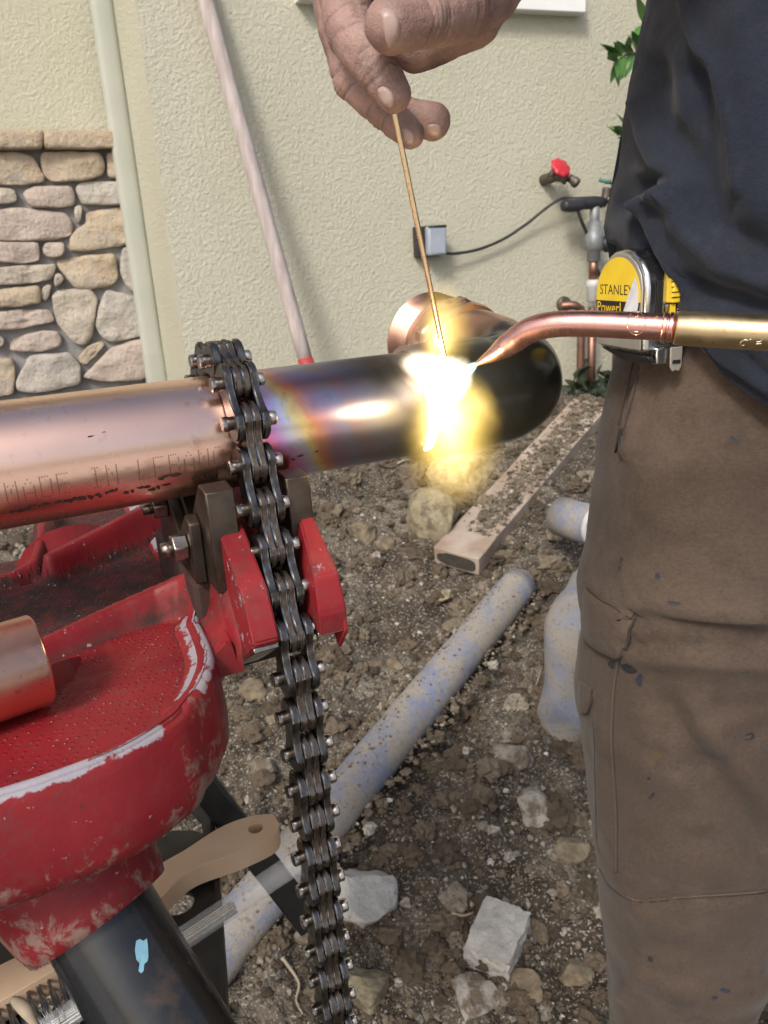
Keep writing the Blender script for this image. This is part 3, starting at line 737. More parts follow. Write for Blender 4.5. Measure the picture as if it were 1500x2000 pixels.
stuff('plank_dirt', items, 'crumbs of pale dirt scattered on top of the plank')

# ------------------------------------------------------------------ pipe vise stand (red casting)
def red_mat():
    m, t, b = new_mat('chipped_red_enamel'); v = coords(t)
    c = ramp(t, tex(t, v, 18, 5), [(.35, (.165, .008, .013)), (.65, (.235, .014, .019))])
    at = N(t, 'ShaderNodeAttribute', attribute_name='wear'); w1 = tex(t, v, 95, 7, .72)
    wv = math_(t, 'ADD', math_(t, 'MULTIPLY', at.outputs['Fac'], .62), math_(t, 'MULTIPLY', w1, .75))
    wm = ramp(t, wv, [(.78, g3(0)), (.84, g3(.9))])
    ag = N(t, 'ShaderNodeAttribute', attribute_name='grime'); w2 = tex(t, v, 60, 7, .75)
    gv_ = math_(t, 'ADD', math_(t, 'MULTIPLY', ag.outputs['Fac'], .55), math_(t, 'MULTIPLY', w2, .8))
    gm_ = ramp(t, gv_, [(.52, g3(0)), (.82, g3(.93))])
    as_ = N(t, 'ShaderNodeAttribute', attribute_name='scrape'); st = coords(t, 'Object', (60, 60, 50))
    w3 = tex(t, st, 1.6, 6, .7, .4)
    sv = math_(t, 'ADD', math_(t, 'MULTIPLY', as_.outputs['Fac'], .42), math_(t, 'MULTIPLY', w3, .75))
    sm = ramp(t, sv, [(.675, g3(0)), (.76, g3(.7))])
    c = mixc(t, ramp(t, tex(t, v, 75, 5, .75), [(.52, g3(0)), (.78, g3(.55))]), c, (.10, .05, .04)); c = mixc(t, gm_, c, (.030, .022, .018)); c = mixc(t, sm, c, (.25, .195, .16)); c = mixc(t, wm, c, (.31, .305, .34))
    chips = ramp(t, tex(t, v, 170, 5, .7), [(.66, g3(0)), (.69, g3(.85))]); c = mixc(t, chips, c, (.33, .30, .30)); c = mixc(t, ramp(t, tex(t, v, 120, 5, .7, .5), [(.66, g3(0)), (.72, g3(.8))]), c, (.045, .03, .026))
    dot = N(t, 'ShaderNodeAttribute', attribute_name='dots')
    vo = N(t, 'ShaderNodeTexVoronoi', feature='F1'); vo.inputs['Scale'].default_value = 1; vo.inputs['Randomness'].default_value = .3
    # dot lattice lies in the plane of the tray
    du = N(t, 'ShaderNodeVectorMath', operation='DOT_PRODUCT'); du.inputs[1].default_value = tuple((u * .92 + n * .39) / .0041)
    dv = N(t, 'ShaderNodeVectorMath', operation='DOT_PRODUCT'); dv.inputs[1].default_value = tuple((n * .92 - u * .39) / .0041)
    t.links.new(v, du.inputs[0]); t.links.new(v, dv.inputs[0]); cx = N(t, 'ShaderNodeCombineXYZ')
    t.links.new(du.outputs['Value'], cx.inputs[0]); t.links.new(dv.outputs['Value'], cx.inputs[1]); t.links.new(cx.outputs[0], vo.inputs['Vector'])
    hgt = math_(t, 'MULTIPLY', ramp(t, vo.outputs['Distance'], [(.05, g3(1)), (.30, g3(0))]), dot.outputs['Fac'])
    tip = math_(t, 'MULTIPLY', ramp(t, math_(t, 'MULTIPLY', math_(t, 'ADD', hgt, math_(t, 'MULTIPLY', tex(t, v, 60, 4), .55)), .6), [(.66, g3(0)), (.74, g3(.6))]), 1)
    c = mixc(t, tip, c, (.55, .5, .5))  # dot tips painted lighter so the bumps read as raised
    nb = bump(t, hgt, 1.0, .0006); nb = bump(t, tex(t, v, 420, 3, .6), .22, .0006, nb); nb = bump(t, tex(t, v, 45, 3), .25, .0025, nb); nb = bump(t, wm, .35, -.0006, nb)
    rg = mixc(t, gm_, ramp(t, tex(t, v, 40, 4), [(.3, g3(.38)), (.7, g3(.66))]), g3(.88))
    setp(t, b, Base_Color=c, Roughness=rg, Normal=nb, Specular_IOR_Level=.35)
    return m
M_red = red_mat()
def wear_attrs(o, fn):
    inv = o.matrix_world if False else None
    base = origin_of(o.parent) + o.location
    loc = [base + v.co for v in o.data.vertices]
    vals = [fn((p - O).dot(u), (p - O).dot(n), (p - O).z) for p in loc]
    for k, nm in enumerate(('wear', 'grime', 'scrape', 'dots')): attr(o, nm, [x[k] for x in vals])
vise = empty('pipe_vise_stand', L(-.1, .0, -.95), 'chipped red cast iron pipe vise stand with black tripod legs', 'pipe vise')
def seg_d(a, b, P_):
    """distance and height along polyline P_ of (a, b, z)"""
    best = (9, 0)
    for i in range(len(P_) - 1):
        (x0, y0, z0), (x1, y1, z1) = P_[i], P_[i + 1]; dx, dy = x1 - x0, y1 - y0
        t = ((a - x0) * dx + (b - y0) * dy) / (dx * dx + dy * dy); t = 0 if t < 0 else 1 if t > 1 else t
        d = math.hypot(a - x0 - dx * t, b - y0 - dy * t)
        if d < best[0]: best = (d, z0 + (z1 - z0) * t)
    return best
def smax(a, b, k):
    h = max(k - abs(a - b), 0) / k; return max(a, b) + h * h * k * .25
RIM = [(-.32, .132), (-.25, .138), (-.2, .141), (-.158, .141), (-.139, .1405), (-.111, .136), (-.087, .1235), (-.078, .1135), (-.068, .100), (-.0585, .080), (-.0545, .062), (-.0525, .040), (-.0515, .026), (-.047, .016), (-.0385, .010), (-.0366, -.02), (-.0366, -.1), (-.0366, -.26)]
RIMS = [(p.x, p.y) for p in catmull([V((a, b, 0)) for a, b in RIM], 6)]
def lpt(px, py, z):
    q = Zp(px, py, O.z + z) - O; return (q.dot(u), q.dot(n), z)
RIB = [(-.32, .155, -.101)] + [lpt(*p) for p in ((40, 1270, -.0985), (100, 1240, -.097), (160, 1211, -.095), (230, 1178, -.0925), (300, 1147, -.089), (350, 1124, -.084), (380, 1108, -.078), (405, 1093, -.071), (420, 1078, -.064))] + [(-.0366, .012, -.056)]
0 and print('RIB', [tuple(round(v, 4) for v in p) for p in RIB])
RIB2 = [(-.118, -.108, -.088), (-.0754, -.1332, -.083), (-.0325, -.1616, -.078), (-.02, -.175, -.075)]
RIB3 = [(-.113, -.26, -.088), (-.1143, -.2139, -.09), (-.1221, -.1564, -.093), (-.1293, -.125, -.097), (-.145, -.1165, -.099), (-.2, -.112, -.099), (-.32, -.112, -.099)]
RIMZ = [(a, b, -.1005) for a, b in RIMS[28:80]]
RIMF = [(a, b, -.1035) for a, b in RIMS[:34]]
st = .0016; A_ = np.arange(-.32, -.018, st); B_ = np.arange(-.262, .146, st)
rimb = {}
def front_b(a):     # outline: b limit for this a on the front side
    best = None
    for i in range(len(RIMS) - 1):
        (x0, y0), (x1, y1) = RIMS[i], RIMS[i + 1]
        if (x0 - a) * (x1 - a) <= 0 and x0 != x1:
            y = y0 + (y1 - y0) * (a - x0) / (x1 - x0); best = y if best is None or y > best else best
    return best
fb = {}; gi = {}; tv, tf = [], []
for ia, a in enumerate(A_):
    lim = front_b(a)
    if lim is None: lim = -.03
    for ib, b in enumerate(B_):
        if b > lim + st: continue
        bb = min(b, lim)
        d1, z1 = seg_d(a, bb, RIB); front = bb > .0 and d1 > 0
        fl = -.1065 if (b > 0.05 or (a > -.1 and b > .012)) else -.108
        # recess behind the left inner rib
        d3, z3 = seg_d(a, bb, RIB3); rec = (b < -.112 and a < -.13) or (b < -.12 and a < -.1143 - .09 * (b + .2139)) 
        if rec: fl = -.108 - min(.03, d3 * 1.6)
        z = fl
        z = smax(z, z1 - max(0, d1 - .0026) * 2.6, .005)
        d2, z2 = seg_d(a, bb, RIB2); z = smax(z, z2 - max(0, d2 - .0035) * 3.5, .004)
        z = smax(z, z3 - max(0, d3 - .0025) * 3, .005)
        d4, z4 = seg_d(a, bb, RIMZ); z = smax(z, z4 - max(0, d4 - .0035) * 1.5, .004)
        d5, z5 = seg_d(a, bb, RIMF); z = smax(z, z5 - max(0, d5 - .002) * .6, .003)
        gi[(ia, ib)] = len(tv); tv.append(L(a, bb, z))
for (ia, ib), i0 in gi.items():
    q = [gi.get((ia + 1, ib)), gi.get((ia + 1, ib + 1)), gi.get((ia, ib + 1))]
    if None not in q: tf.append((i0, q[0], q[1], q[2]))
    elif q[0] is not None and q[2] is not None: tf.append((i0, q[0], q[2]))
    elif q[0] is not None and q[1] is not None: tf.append((i0, q[0], q[1]))
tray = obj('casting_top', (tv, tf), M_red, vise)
def tray_w(a, b, z):
    d1, z1 = seg_d(a, b, RIB); d4, _ = seg_d(a, b, RIMZ); d5, _ = seg_d(a, b, RIMF)
    crest = max(0, 1 - d1 / .003)
    wear = max(.62 * crest * (.5 + .5 * noise.noise((a * 60, b * 60, 1))), 1.0 * max(0, 1 - d4 / .005) * (.95 if a > -.075 else .5), .8 * max(0, 1 - d5 / .004))
    fl = z < -.098
    side = a * -.42 + b * -1 < -.0  # front of rib
    back = b < (RIB[4][1] + (a - RIB[4][0]) * ((RIB[6][1] - RIB[2][1]) / (RIB[6][0] - RIB[2][0])))
    gr = 0
    if back and z < -.1: gr = .66 if a > -.19 else .5
    gr = max(gr, .7 * max(0, 1 - abs(d1 - .009) / .006), .6 * max(0, 1 - abs(d4 - .010) / .007) if a > -.08 else 0)
    dots = 1 if (fl and d1 > .012 and d4 > .008 and d5 > .004) else 0
    return wear, gr, 0, dots
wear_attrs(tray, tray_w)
# skirt below the rim
rimv = [V((a, b, 0)) for a, b in RIMS]; rn_ = []
for i in range(len(rimv)):
    t_ = (rimv[min(i + 1, len(rimv) - 1)] - rimv[max(i - 1, 0)]).normalized(); rn_.append(V((-t_.y, t_.x, 0)) if V((-t_.y, t_.x, 0)).dot(V((1, 1, 0))) > 0 else V((t_.y, -t_.x, 0)))
rings = []
def flare(i):   # the side belly is fuller at the front right corner
    a, b = RIMS[i]; return 1 + .6 * math.exp(-((a + .07) ** 2 + (b - .1) ** 2) / .0016)
for (dz, off) in ((-.1085, -.012), (-.1062, -.008), (-.1045, -.004), (-.1032, -.001), (-.1030, .0006), (-.1036, .0017), (-.1052, .0025), (-.110, .0032), (-.120, .0042), (-.134, .005), (-.146, .0046), (-.153, .0025), (-.158, -.002), (-.160, -.010), (-.158, -.03)):
    rings.append([L(*( (rimv[i] + rn_[i] * off * (flare(i) if off > 0 else 1)).xy), dz + .002 * (i > 40)) for i in range(len(rimv))])
skirt = obj('casting_side', join(loft(rings, False), tube([L(*((rimv[i] - rn_[i] * .0014).xy), -.1034) for i in range(0, 84)], .0024, 12)), M_red, vise)
def skirt_w(a, b, z):
    wr = 1.1 * max(0, 1 - abs(z + .1032) / .0040) * (.75 + .5 * noise.noise((a * 90, b * 90, 2))); 
    lowr = max(0, (-z - .125) / .035)
    if z > -.1085: wr = (.80 if a < -.092 or b < .105 else .5) * max(0, 1 - max(0, -.1042 - z) / .004)
    return wr * (1.0), .18 * lowr, .36 + .45 * lowr + .25 * (a > -.085), 0
wear_attrs(skirt, skirt_w)
# legs
leg0, leg1 = P(172, 1752, .418), P(322, 2004, .41); ld = (leg1 - leg0).normalized()
def foot(p, d): return p + d * ((0.01 - p.z) / d.z)
t0 = leg0 - ld * .09
sk = obj('leg_socket', tube([t0 - ld * .02, t0 + ld * .02, leg0 - ld * .03, leg0 + ld * .004, leg0 + ld * .012, leg0 + ld * .013], [.060, .058, .047, .0405, .0380, .030], 40), M_red, vise)
wear_attrs(sk, lambda a, b, z: (.2 * max(0, (-z - .215) / .03), .15, .45 + .5 * max(0, min(1, (-z - .18) / .05)), 0))
lego = obj('leg', tube([t0, leg0, leg0.lerp(foot(leg0, ld), .5), foot(leg0, ld)], .0292, 36), M_leg, vise)
M_bluedab = simple('light_blue_paint', (.15, .36, .50), (.22, .42, .52), 200, .6)
def dab(c_px, pts, mat, name, parent, bvh, lift=.0006, label=None):
    """irregular flat patch laid on a surface"""
    ring, cen = [], None
    def hit(px, py):
        r = ray(px, py).normalized(); h = bvh.ray_cast(C, r); return (h[0], h[1]) if h[0] is not None else None
    h0 = hit(*c_px)
    if h0 is None: return
    vv = [h0[0] + (h0[1] if h0[1].dot(C - h0[0]) > 0 else -h0[1]) * lift]; ff = []
    for p in pts:
        h = hit(*p)
        if h is None: return
        nn = h[1] if h[1].dot(C - h[0]) > 0 else -h[1]; vv.append(h[0] + nn * lift)
    m = len(pts); ff = [(0, i + 1, (i + 1) % m + 1) for i in range(m)]
    return obj(name, (vv, ff), mat, parent, smooth=True, label=label)
def bvh_of(o):
    bpy.context.view_layer.update(); dg = bpy.context.evaluated_depsgraph_get(); ev = o.evaluated_get(dg); me = ev.to_mesh()
    mw = o.matrix_world; b = BVHTree.FromPolygons([mw @ v.co for v in me.vertices], [tuple(p.vertices) for p in me.polygons]); ev.to_mesh_clear(); return b
lb = bvh_of(lego)
def blob(cx, cy, rx, ry, seed, k=14, rough=.35, ang=0):
    out = []
    for j in range(k):
        a = 2 * math.pi * j / k; r = 1 + rough * noise.noise((math.cos(a) * 1.5 + seed, math.sin(a) * 1.5, seed))
        x, y = rx * r * math.cos(a), ry * r * math.sin(a); out.append((cx + x * math.cos(ang) - y * math.sin(ang), cy + x * math.sin(ang) + y * math.cos(ang)))
    return out
dab((277, 1860), [(265, 1838), (272, 1834), (279, 1838), (286, 1833), (288, 1850), (289, 1870), (287, 1878), (281, 1883), (280, 1896), (275, 1901), (270, 1896), (272, 1882), (266, 1874), (263, 1856)], M_bluedab, 'paint_dab', vise, lb, label='light blue paint dab on the black leg')
for (pa_, pb_) in ((L(-.1, -.15, -.14), V((-.56, 1.02, .06))), (L(-.28, .05, -.14), V((-.75, .15, .0)))):
    obj('leg', tube([pa_, pa_.lerp(pb_, .5), pb_], .0285, 24), M_leg, vise)
    s_ = obj('leg_socket', tube([pa_ + (pa_ - pb_).normalized() * .03, pa_, pa_ + (pb_ - pa_).normalized() * .07], [.046, .044, .036], 24), M_red, vise)
    wear_attrs(s_, lambda a, b, z: (0, .2, .3, 0))
# tool tray below
TZ = .60
def tp(px, py): return Zp(px, py, TZ)
bm = bmesh.new()
def loop(pts):
    vs_ = [bm.verts.new(p) for p in pts]; return [bm.edges.new((vs_[i], vs_[(i + 1) % len(vs_)])) for i in range(len(vs_))]
ed = loop([tp(*p) for p in ((406, 1528), (418, 1700), (430, 1900), (436, 2080), (300, 2300), (-250, 2300), (-250, 1900), (-60, 1700), (150, 1590), (330, 1545))])
def hole(c, r, k=22):
    c = tp(*c); return loop([c + V((r * math.cos(2 * math.pi * j / k), r * math.sin(2 * math.pi * j / k), 0)) for j in range(k)])
ed += hole((349, 1764), .0115)
ed += loop([tp(*p) for p in ((312, 1632), (320, 1634), (327, 1624), (340, 1622), (380, 1622), (396, 1629), (393, 1605), (370, 1580), (345, 1590), (322, 1610), (312, 1622))])
ed += hole((120, 1925), .02)
bmesh.ops.triangle_fill(bm, edges=ed, use_beauty=True)
r_ = bmesh.ops.extrude_face_region(bm, geom=bm.faces[:]); bmesh.ops.translate(bm, verts=[g for g in r_['geom'] if isinstance(g, bmesh.types.BMVert)], vec=(0, 0, -.003))
bm.verts.index_update(); bv = [v.co.copy() for v in bm.verts]; bf = [tuple(v.index for v in f.verts) for f in bm.faces]; bm.free()
obj('tool_tray', (bv, bf), M_blacksteel, vise, smooth=False)
fl = [tp(404, 1524), tp(418, 1700), tp(430, 1900), tp(436, 2080)]
obj('tray_flange', loft([[q + V((0, 0, -.012)), q + V((.004, 0, -.012)), q + V((.004, 0, .004)), q + V((0, 0, .004))] for q in fl], True, True, True), M_blacksteel, vise, smooth=False)
ba0, ba1 = P(372, 1500, .66), P(612, 1812, .70); bd = (ba1 - ba0).normalized(); bs = (bd.cross(fw)).normalized()
obj('brace_bar', loft([[q + bs * .0125 + fw * -.004, q - bs * .0125 + fw * -.004, q - bs * .0125 + fw * .004, q + bs * .0125 + fw * .004] for q in (ba0, ba1)], True, True, True), M_blacksteel, vise, smooth=False, bevel=.002)
ba0, ba1 = P(405, 1520, .66), P(335, 1440, .64)
obj('brace_pin', tube([P(398, 1522, .652), P(412, 1518, .67)], .006, 12), M_silver, vise)
# jaws, horns, base block
M_jaw = simple('dark_forged_steel', (.05, .038, .031), (.12, .095, .075), 40, .34, .9, bscale=90, bstr=.3, rough2=.6)
M_nut = simple('plated_steel', (.42, .40, .37), (.22, .19, .16), 80, .32, 1.0, bscale=120, bstr=.2)
def pf(name, prof, a0, a1, mat, bevel=.0015, parent=vise): return obj(name, prism([L(a0, b, z) for b, z in prof], u * (a1 - a0)), mat, parent, smooth=False, bevel=bevel)
VJ = [(-.052, -.022), (-.036, -.019), (0, -.052), (.036, -.019), (.0505, -.0205), (.052, -.028), (.052, -.078), (-.052, -.078)]
pf('jaw', VJ, -.0415, -.0255, M_jaw, .001); pf('jaw', VJ, .0035, .0175, M_jaw, .001)
PL = [(-.062, -.036), (-.03, -.036), (0, -.056), (.024, -.038), (.032, -.042), (.032, -.078), (-.062, -.078)]
pf('jaw_plate', PL, -.0485, -.0417, M_jaw, .001)
for (b, z) in ((.019, -.058), (-.030, -.046)):
    hx = [L(-.0487, b + .0082 * math.cos(R_(60 * k + 12)), z + .0082 * math.sin(R_(60 * k + 12))) for k in range(6)]
    obj('nut', prism(hx, -u * .0085), M_nut, vise, smooth=False, bevel=.0008)
    obj('bolt_end', tube([L(-.0565, b, z), L(-.063, b, z)], .0042, 14), M_nut, vise)
HORN = [(.006, -.060), (.022, -.051), (.036, -.0445), (.047, -.0425), (.0505, -.0440), (.083, -.0675), (.0940, -.0915), (.0920, -.0955), (.06, -.118), (.006, -.118)]
def horn(a0, a1, prof):
    o = pf('horn', prof, a0, a1, M_red, 0)
    if a0 > 0:      # the far horn narrows towards its top on the chain side
        b_ = origin_of(o.parent) + o.location
        for v in o.data.vertices:
            p = b_ + v.co - O
            if p.dot(u) < .009: v.co += u * (.0085 * max(0, min(1, (p.z + .075) / .032)))
    bm = bmesh.new(); bm.from_mesh(o.data); bmesh.ops.bevel(bm, geom=bm.edges[:], offset=.0010, segments=3, affect='EDGES'); bmesh.ops.triangulate(bm, faces=[f for f in bm.faces if len(f.verts) > 4])
    bmesh.ops.subdivide_edges(bm, edges=[e for e in bm.edges if e.calc_length() > .004], cuts=5, use_grid_fill=True); bm.to_mesh(o.data); bm.free()
    o.data.polygons.foreach_set('use_smooth', [True] * len(o.data.polygons)); o.data.set_sharp_from_angle(angle=R_(40))
    def wf(a, b, z):
        e = min(abs(a - a0), abs(a - a1)); ed = max(0, 1 - e / .0016)
        d = min(math.hypot(b - x, z - y) for x, y in prof[3:8])
        line = max(0, 1 - abs((b - .083) * .58 + (z + .0675) * .82) / .0010) if z > -.073 and z < -.062 else 0
        return max(.55 * ed, .62 * line, .6 * max(0, 1 - d / .003)), .5 * (b < .04) + .3 * (z < -.105) + .22 + .25 * noise.noise((a * 80, b * 80, z * 80)), .30 + .3 * noise.noise((a * 120, b * 60, z * 120)), 0
    wear_attrs(o, wf); return o
horn(-.0365, -.0225, HORN)
horn(.0012, .0175, [(.022, -.052), (.036, -.0445), (.047, -.0425), (.0505, -.0440), (.083, -.0675), (.0905, -.086), (.0895, -.100), (.084, -.099), (.03, -.097)])
pf('horn_fin', [(.060, -.090), (.0895, -.086), (.0905, -.100), (.079, -.1145), (.070, -.101)], .0152, .0176, M_red, .0006)
o_ = pf('horn_base', [(.004, -.104), (.050, -.103), (.064, -.107), (.066, -.113), (.05, -.122), (.004, -.126)], -.053, -.0366, M_red, .0015)
wear_attrs(o_, lambda a, b, z: (.3 * (b > .08), .35 * (b < .05) + .2, .1, 0))
o_ = pf('base_block', [(-.09, -.0795), (.026, -.0795), (.026, -.14), (-.09, -.14)], -.0495, .0, M_red, .003); wear_attrs(o_, lambda a, b, z: (0, .8, .2, 0))
wrg = []
for b_, zt_ in ((.004, -.061), (.016, -.058), (.030, -.060), (.042, -.067), (.054, -.078), (.063, -.091), (.068, -.100)):
    wrg.append([L(a, b_, max(min(z, zt_), -.119) if k else zt_) for k, (a, z) in enumerate(((-.0364, 0), (-.0385, zt_ - .003), (-.0398, zt_ - .012), (-.0415, -.094 + .2 * (zt_ + .06)), (-.0445, -.100), (-.049, -.1035), (-.0535, -.1055), (-.0545, -.119), (-.0364, -.119)))])
o_ = obj('horn_web', loft(wrg, True, True, True), M_red, vise, auto=50); wear_attrs(o_, lambda a, b, z: (.1, .35, .1, 0))
o_ = pf('base_block', [(-.09, -.0795), (.03, -.0795), (.03, -.099), (-.09, -.13)], .0005, .0172, M_red, .003); wear_attrs(o_, lambda a, b, z: (0, .8, .2, 0))
for a0, a1 in ((-.0365, -.0225), (.0012, .0175)):
    o_ = pf('horn', [(-b, z) for b, z in HORN[:-2]] + [(-.02, -.1)], a0, a1, M_red, .0015); wear_attrs(o_, lambda a, b, z: (0, .3, .2, 0))
pf('wear_plate', [(.03, -.1), (.0885, -.0975), (.089, -.1002), (.03, -.104)], .0005, .0168, M_nut, .0006)
pf('wear_plate', [(.05, -.1215), (.0925, -.0945), (.0935, -.0970), (.05, -.1245)], -.0365, -.0228, M_nut, .0006)
# ------------------------------------------------------------------ copper pipe
PR = .0333
def pipe_mat():
    m, t, b = new_mat('heat_tinted_copper'); v = coords(t)
    def dotp(vec, off):
        d = N(t, 'ShaderNodeVectorMath', operation='DOT_PRODUCT'); d.inputs[1].default_value = tuple(vec); t.links.new(v, d.inputs[0]); return math_(t, 'ADD', d.outputs['Value'], off)
    a = dotp(u, PIPE_C[0]); z = dotp(Zu, 0); bb = dotp(n, 0)
    wob = tex(t, v, 26, 4); wob2 = tex(t, coords(t, 'Object', (1, 1, 1)), 90, 4)
    # iridescent bands lean along the barrel; the underside stayed cooler
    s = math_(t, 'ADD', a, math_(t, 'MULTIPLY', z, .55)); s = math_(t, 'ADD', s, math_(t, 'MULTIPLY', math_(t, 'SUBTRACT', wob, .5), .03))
    s = math_(t, 'DIVIDE', math_(t, 'ADD', s, .03), .16)          # 0 at a=-.03, 1 at a=.13
    cop = ramp(t, tex(t, v, 14, 6, .6), [(.35, (.96, .66, .53)), (.7, (.88, .56, .43))])
    tint = ramp(t, s, [(0.0, (.80, .46, .35)), (.15, (.88, .42, .32)), (.195, (.92, .22, .38)), (.24, (.72, .40, .80)), (.285, (.74, .74, .86)), (.32, (.95, .74, .30)), (.355, (.85, .38, .22)), (.41, (.46, .30, .40)), (.48, (.32, .32, .44)), (.54, (.34, .26, .31)), (.62, (.22, .22, .29)), (.70, (.15, .14, .16)), (.77, (.085, .075, .08)), (.85, (.10, .085, .08)), (.905, (.40, .29, .26)), (1.0, (.48, .35, .31))])
    cc = mixc(t, ramp(t, s, [(.12, g3(0)), (.2, g3(1))]), cop, tint)
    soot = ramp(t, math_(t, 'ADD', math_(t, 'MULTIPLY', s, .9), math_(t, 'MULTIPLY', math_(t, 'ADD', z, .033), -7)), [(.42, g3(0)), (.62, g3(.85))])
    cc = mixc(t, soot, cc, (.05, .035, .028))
    cc = mixc(t, ramp(t, wob2, [(.60, g3(0)), (.7, g3(.25))]), cc, (.3, .14, .08))
    br = tex(t, coords(t, 'Object', (1, 1, 1)), 420, 2)
    rgh = ramp(t, s, [(.2, g3(.27)), (.5, g3(.31)), (.8, g3(.45))])
    rgh = mixc(t, ramp(t, tex(t, v, 34, 4), [(.35, g3(.0)), (.7, g3(.5))]), rgh, g3(.30))
    setp(t, b, Base_Color=cc, Metallic=1.0, Roughness=rgh, Normal=bump(t, br, .05, .0004)); return m
pa0, pa1 = L(-.42, 0, 0), L(.122, 0, 0); PIPE_C = [-.149]
M_pipe = pipe_mat()
pipe = empty('copper_pipe', L(-.149, 0, -PR), 'large shiny copper pipe clamped in the chain vise with heat tinted end', 'pipe')
pt = [pa0.lerp(pa1, i / 40) for i in range(41)]
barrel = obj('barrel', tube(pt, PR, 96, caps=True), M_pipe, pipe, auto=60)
# dotted stencil and scuffs on the barrel
M_ink = simple('stencil_ink', (.30, .15, .10), (.22, .10, .07), 200, .5, .6)
M_scuff = simple('black_scuff', (.02, .012, .01), (.05, .03, .02), 200, .8)
def on_pipe(a, th, lift=.00035): return L(a, math.cos(th) * (PR + lift), math.sin(th) * (PR + lift))
FONT = {'M': ['10001', '11011', '10101', '10101', '10001', '10001', '10001'], 'A': ['00100', '01010', '10001', '10001', '11111', '10001', '10001'], 'D': ['11110', '10001', '10001', '10001', '10001', '10001', '11110'],
        'E': ['11111', '10000', '10000', '11110', '10000', '10000', '11111'], 'I': ['01110', '00100', '00100', '00100', '00100', '00100', '01110'], 'N': ['10001', '11001', '10101', '10101', '10011', '10001', '10001'],
        'L': ['10000', '10000', '10000', '10000', '10000', '10000', '11111'], 'B': ['11110', '10001', '10001', '11110', '10001', '10001', '11110'], 'O': ['01110', '10001', '10001', '10001', '10001', '10001', '01110'], ' ': ['00000'] * 7}
dots = []
def th_at(px, py):
    # angle on the barrel seen at a pixel
    r = ray(px, py).normalized(); h = barrel_b.ray_cast(C, r); q = h[0] - O; return q.dot(u), math.atan2(q.z, q.dot(n))
barrel_b = bvh_of(barrel)
a_s, th_s = th_at(8, 965); a_e, th_e = th_at(420, 893)
txt = 'MADE IN LEBANON'; cw = (a_e - a_s) / 13.2
for ci, ch in enumerate(txt):
    for r in range(7):
        for c in range(5):
            if FONT[ch][r][c] == '1':
                for sub in (0, .5):
                    if sub and (r == 6 or FONT[ch][r + 1][c] != '1'): continue
                    aa = a_s + cw * (ci + .12 + .155 * c); th = th_s + (th_e - th_s) * min(1, ci / 13) + .047 * (3 - r - sub) * 1.18
                    if aa > a_e + .06: continue
                    da, dt = .00027, .00027 / PR
                    dots.append(([on_pipe(aa - da, th - dt), on_pipe(aa + da, th - dt), on_pipe(aa + da, th + dt), on_pipe(aa - da, th + dt)], [(0, 1, 2, 3)]))
obj('stencil_lettering', join(*dots), M_ink, pipe, smooth=False, label='dotted stencil lettering on the copper pipe')
sc_p = []
for (x0, y0, x1, y1, cnt, wd) in ((22, 999, 90, 983, 7, 5), (105, 982, 130, 975, 3, 3), (128, 978, 200, 966, 9, 6), (205, 966, 235, 955, 4, 4), (235, 962, 290, 952, 5, 6), (298, 954, 325, 946, 3, 5), (380, 934, 386, 932, 1, 5), (395, 930, 425, 922, 4, 5), (310, 935, 350, 925, 4, 4), (335, 928, 352, 926, 2, 4), (160, 858, 205, 845, 2, 2), (540, 905, 620, 880, 4, 3)):
    for k in range(cnt):
        t_ = (k + random.random()) / cnt; px, py = x0 + (x1 - x0) * t_ + random.uniform(-3, 3), y0 + (y1 - y0) * t_ + random.uniform(-2.5, 2.5)
        ln = random.uniform(3, 9)
        poly = blob(px, py, ln, wd * random.uniform(.3, .6), k + x0, 9, .7, -.2); pts_ = []
        for p in poly:
            h = barrel_b.ray_cast(C, ray(*p).normalized())
            if h[0] is None: break
            q = h[0] - O; pts_.append(on_pipe(q.dot(u), math.atan2(q.z, q.dot(n)), .0003))
        if len(pts_) == 9: sc_p.append((pts_, [tuple(range(9))]))
obj('scuff_marks', join(*sc_p), M_scuff, pipe, smooth=False, label='row of black scuffs under the stencil', kind='stuff')
# ------------------------------------------------------------------ elbow and threaded adapter
def elbow_mat():
    m, t, b = new_mat('scorched_copper'); v = coords(t)
    at = N(t, 'ShaderNodeAttribute', attribute_name='scorch')
    s = math_(t, 'ADD', at.outputs['Fac'], math_(t, 'MULTIPLY', math_(t, 'SUBTRACT', tex(t, v, 30, 5), .5), .14))
    c = ramp(t, s, [(0, (.50, .36, .30)), (.06, (.34, .27, .25)), (.11, (.10, .10, .11)), (.2, (.03, .032, .036)), (.5, (.018, .02, .024)), (.62, (.02, .022, .026)), (.70, (.14, .09, .08)), (.76, (.36, .20, .15)), (.82, (.66, .36, .26)), (1, (.78, .42, .30))])
    setp(t, b, Base_Color=c, Metallic=ramp(t, s, [(.1, g3(1)), (.25, g3(.9)), (.6, g3(.9)), (.75, g3(1))]), Roughness=ramp(t, s, [(.05, g3(.5)), (.2, g3(.24)), (.6, g3(.2)), (.8, g3(.3))]),
         Normal=bump(t, tex(t, v, 160, 4), .1, .0006)); return m
M_elbow = elbow_mat()
K = P(1050, 742, .548); K = L((K - O).dot(u), 0, 0)
E_ = P(800, 645, .690); xd = (E_ - K).normalized()
elbow = empty('copper_elbow', K - Zu * .04, 'scorched black copper elbow fitting brazed onto the pipe end', 'pipe fitting')
rb = .037; js = L(.108, 0, 0)
arc = []
c1_, c2_ = K - u * rb, K + xd * rb; cen = K - u * rb + xd * rb
for i in range(17):
    a = math.pi / 2 * i / 16; arc.append(cen + (-xd * math.cos(a) + u * math.sin(a)) * rb)
CUP = .0378
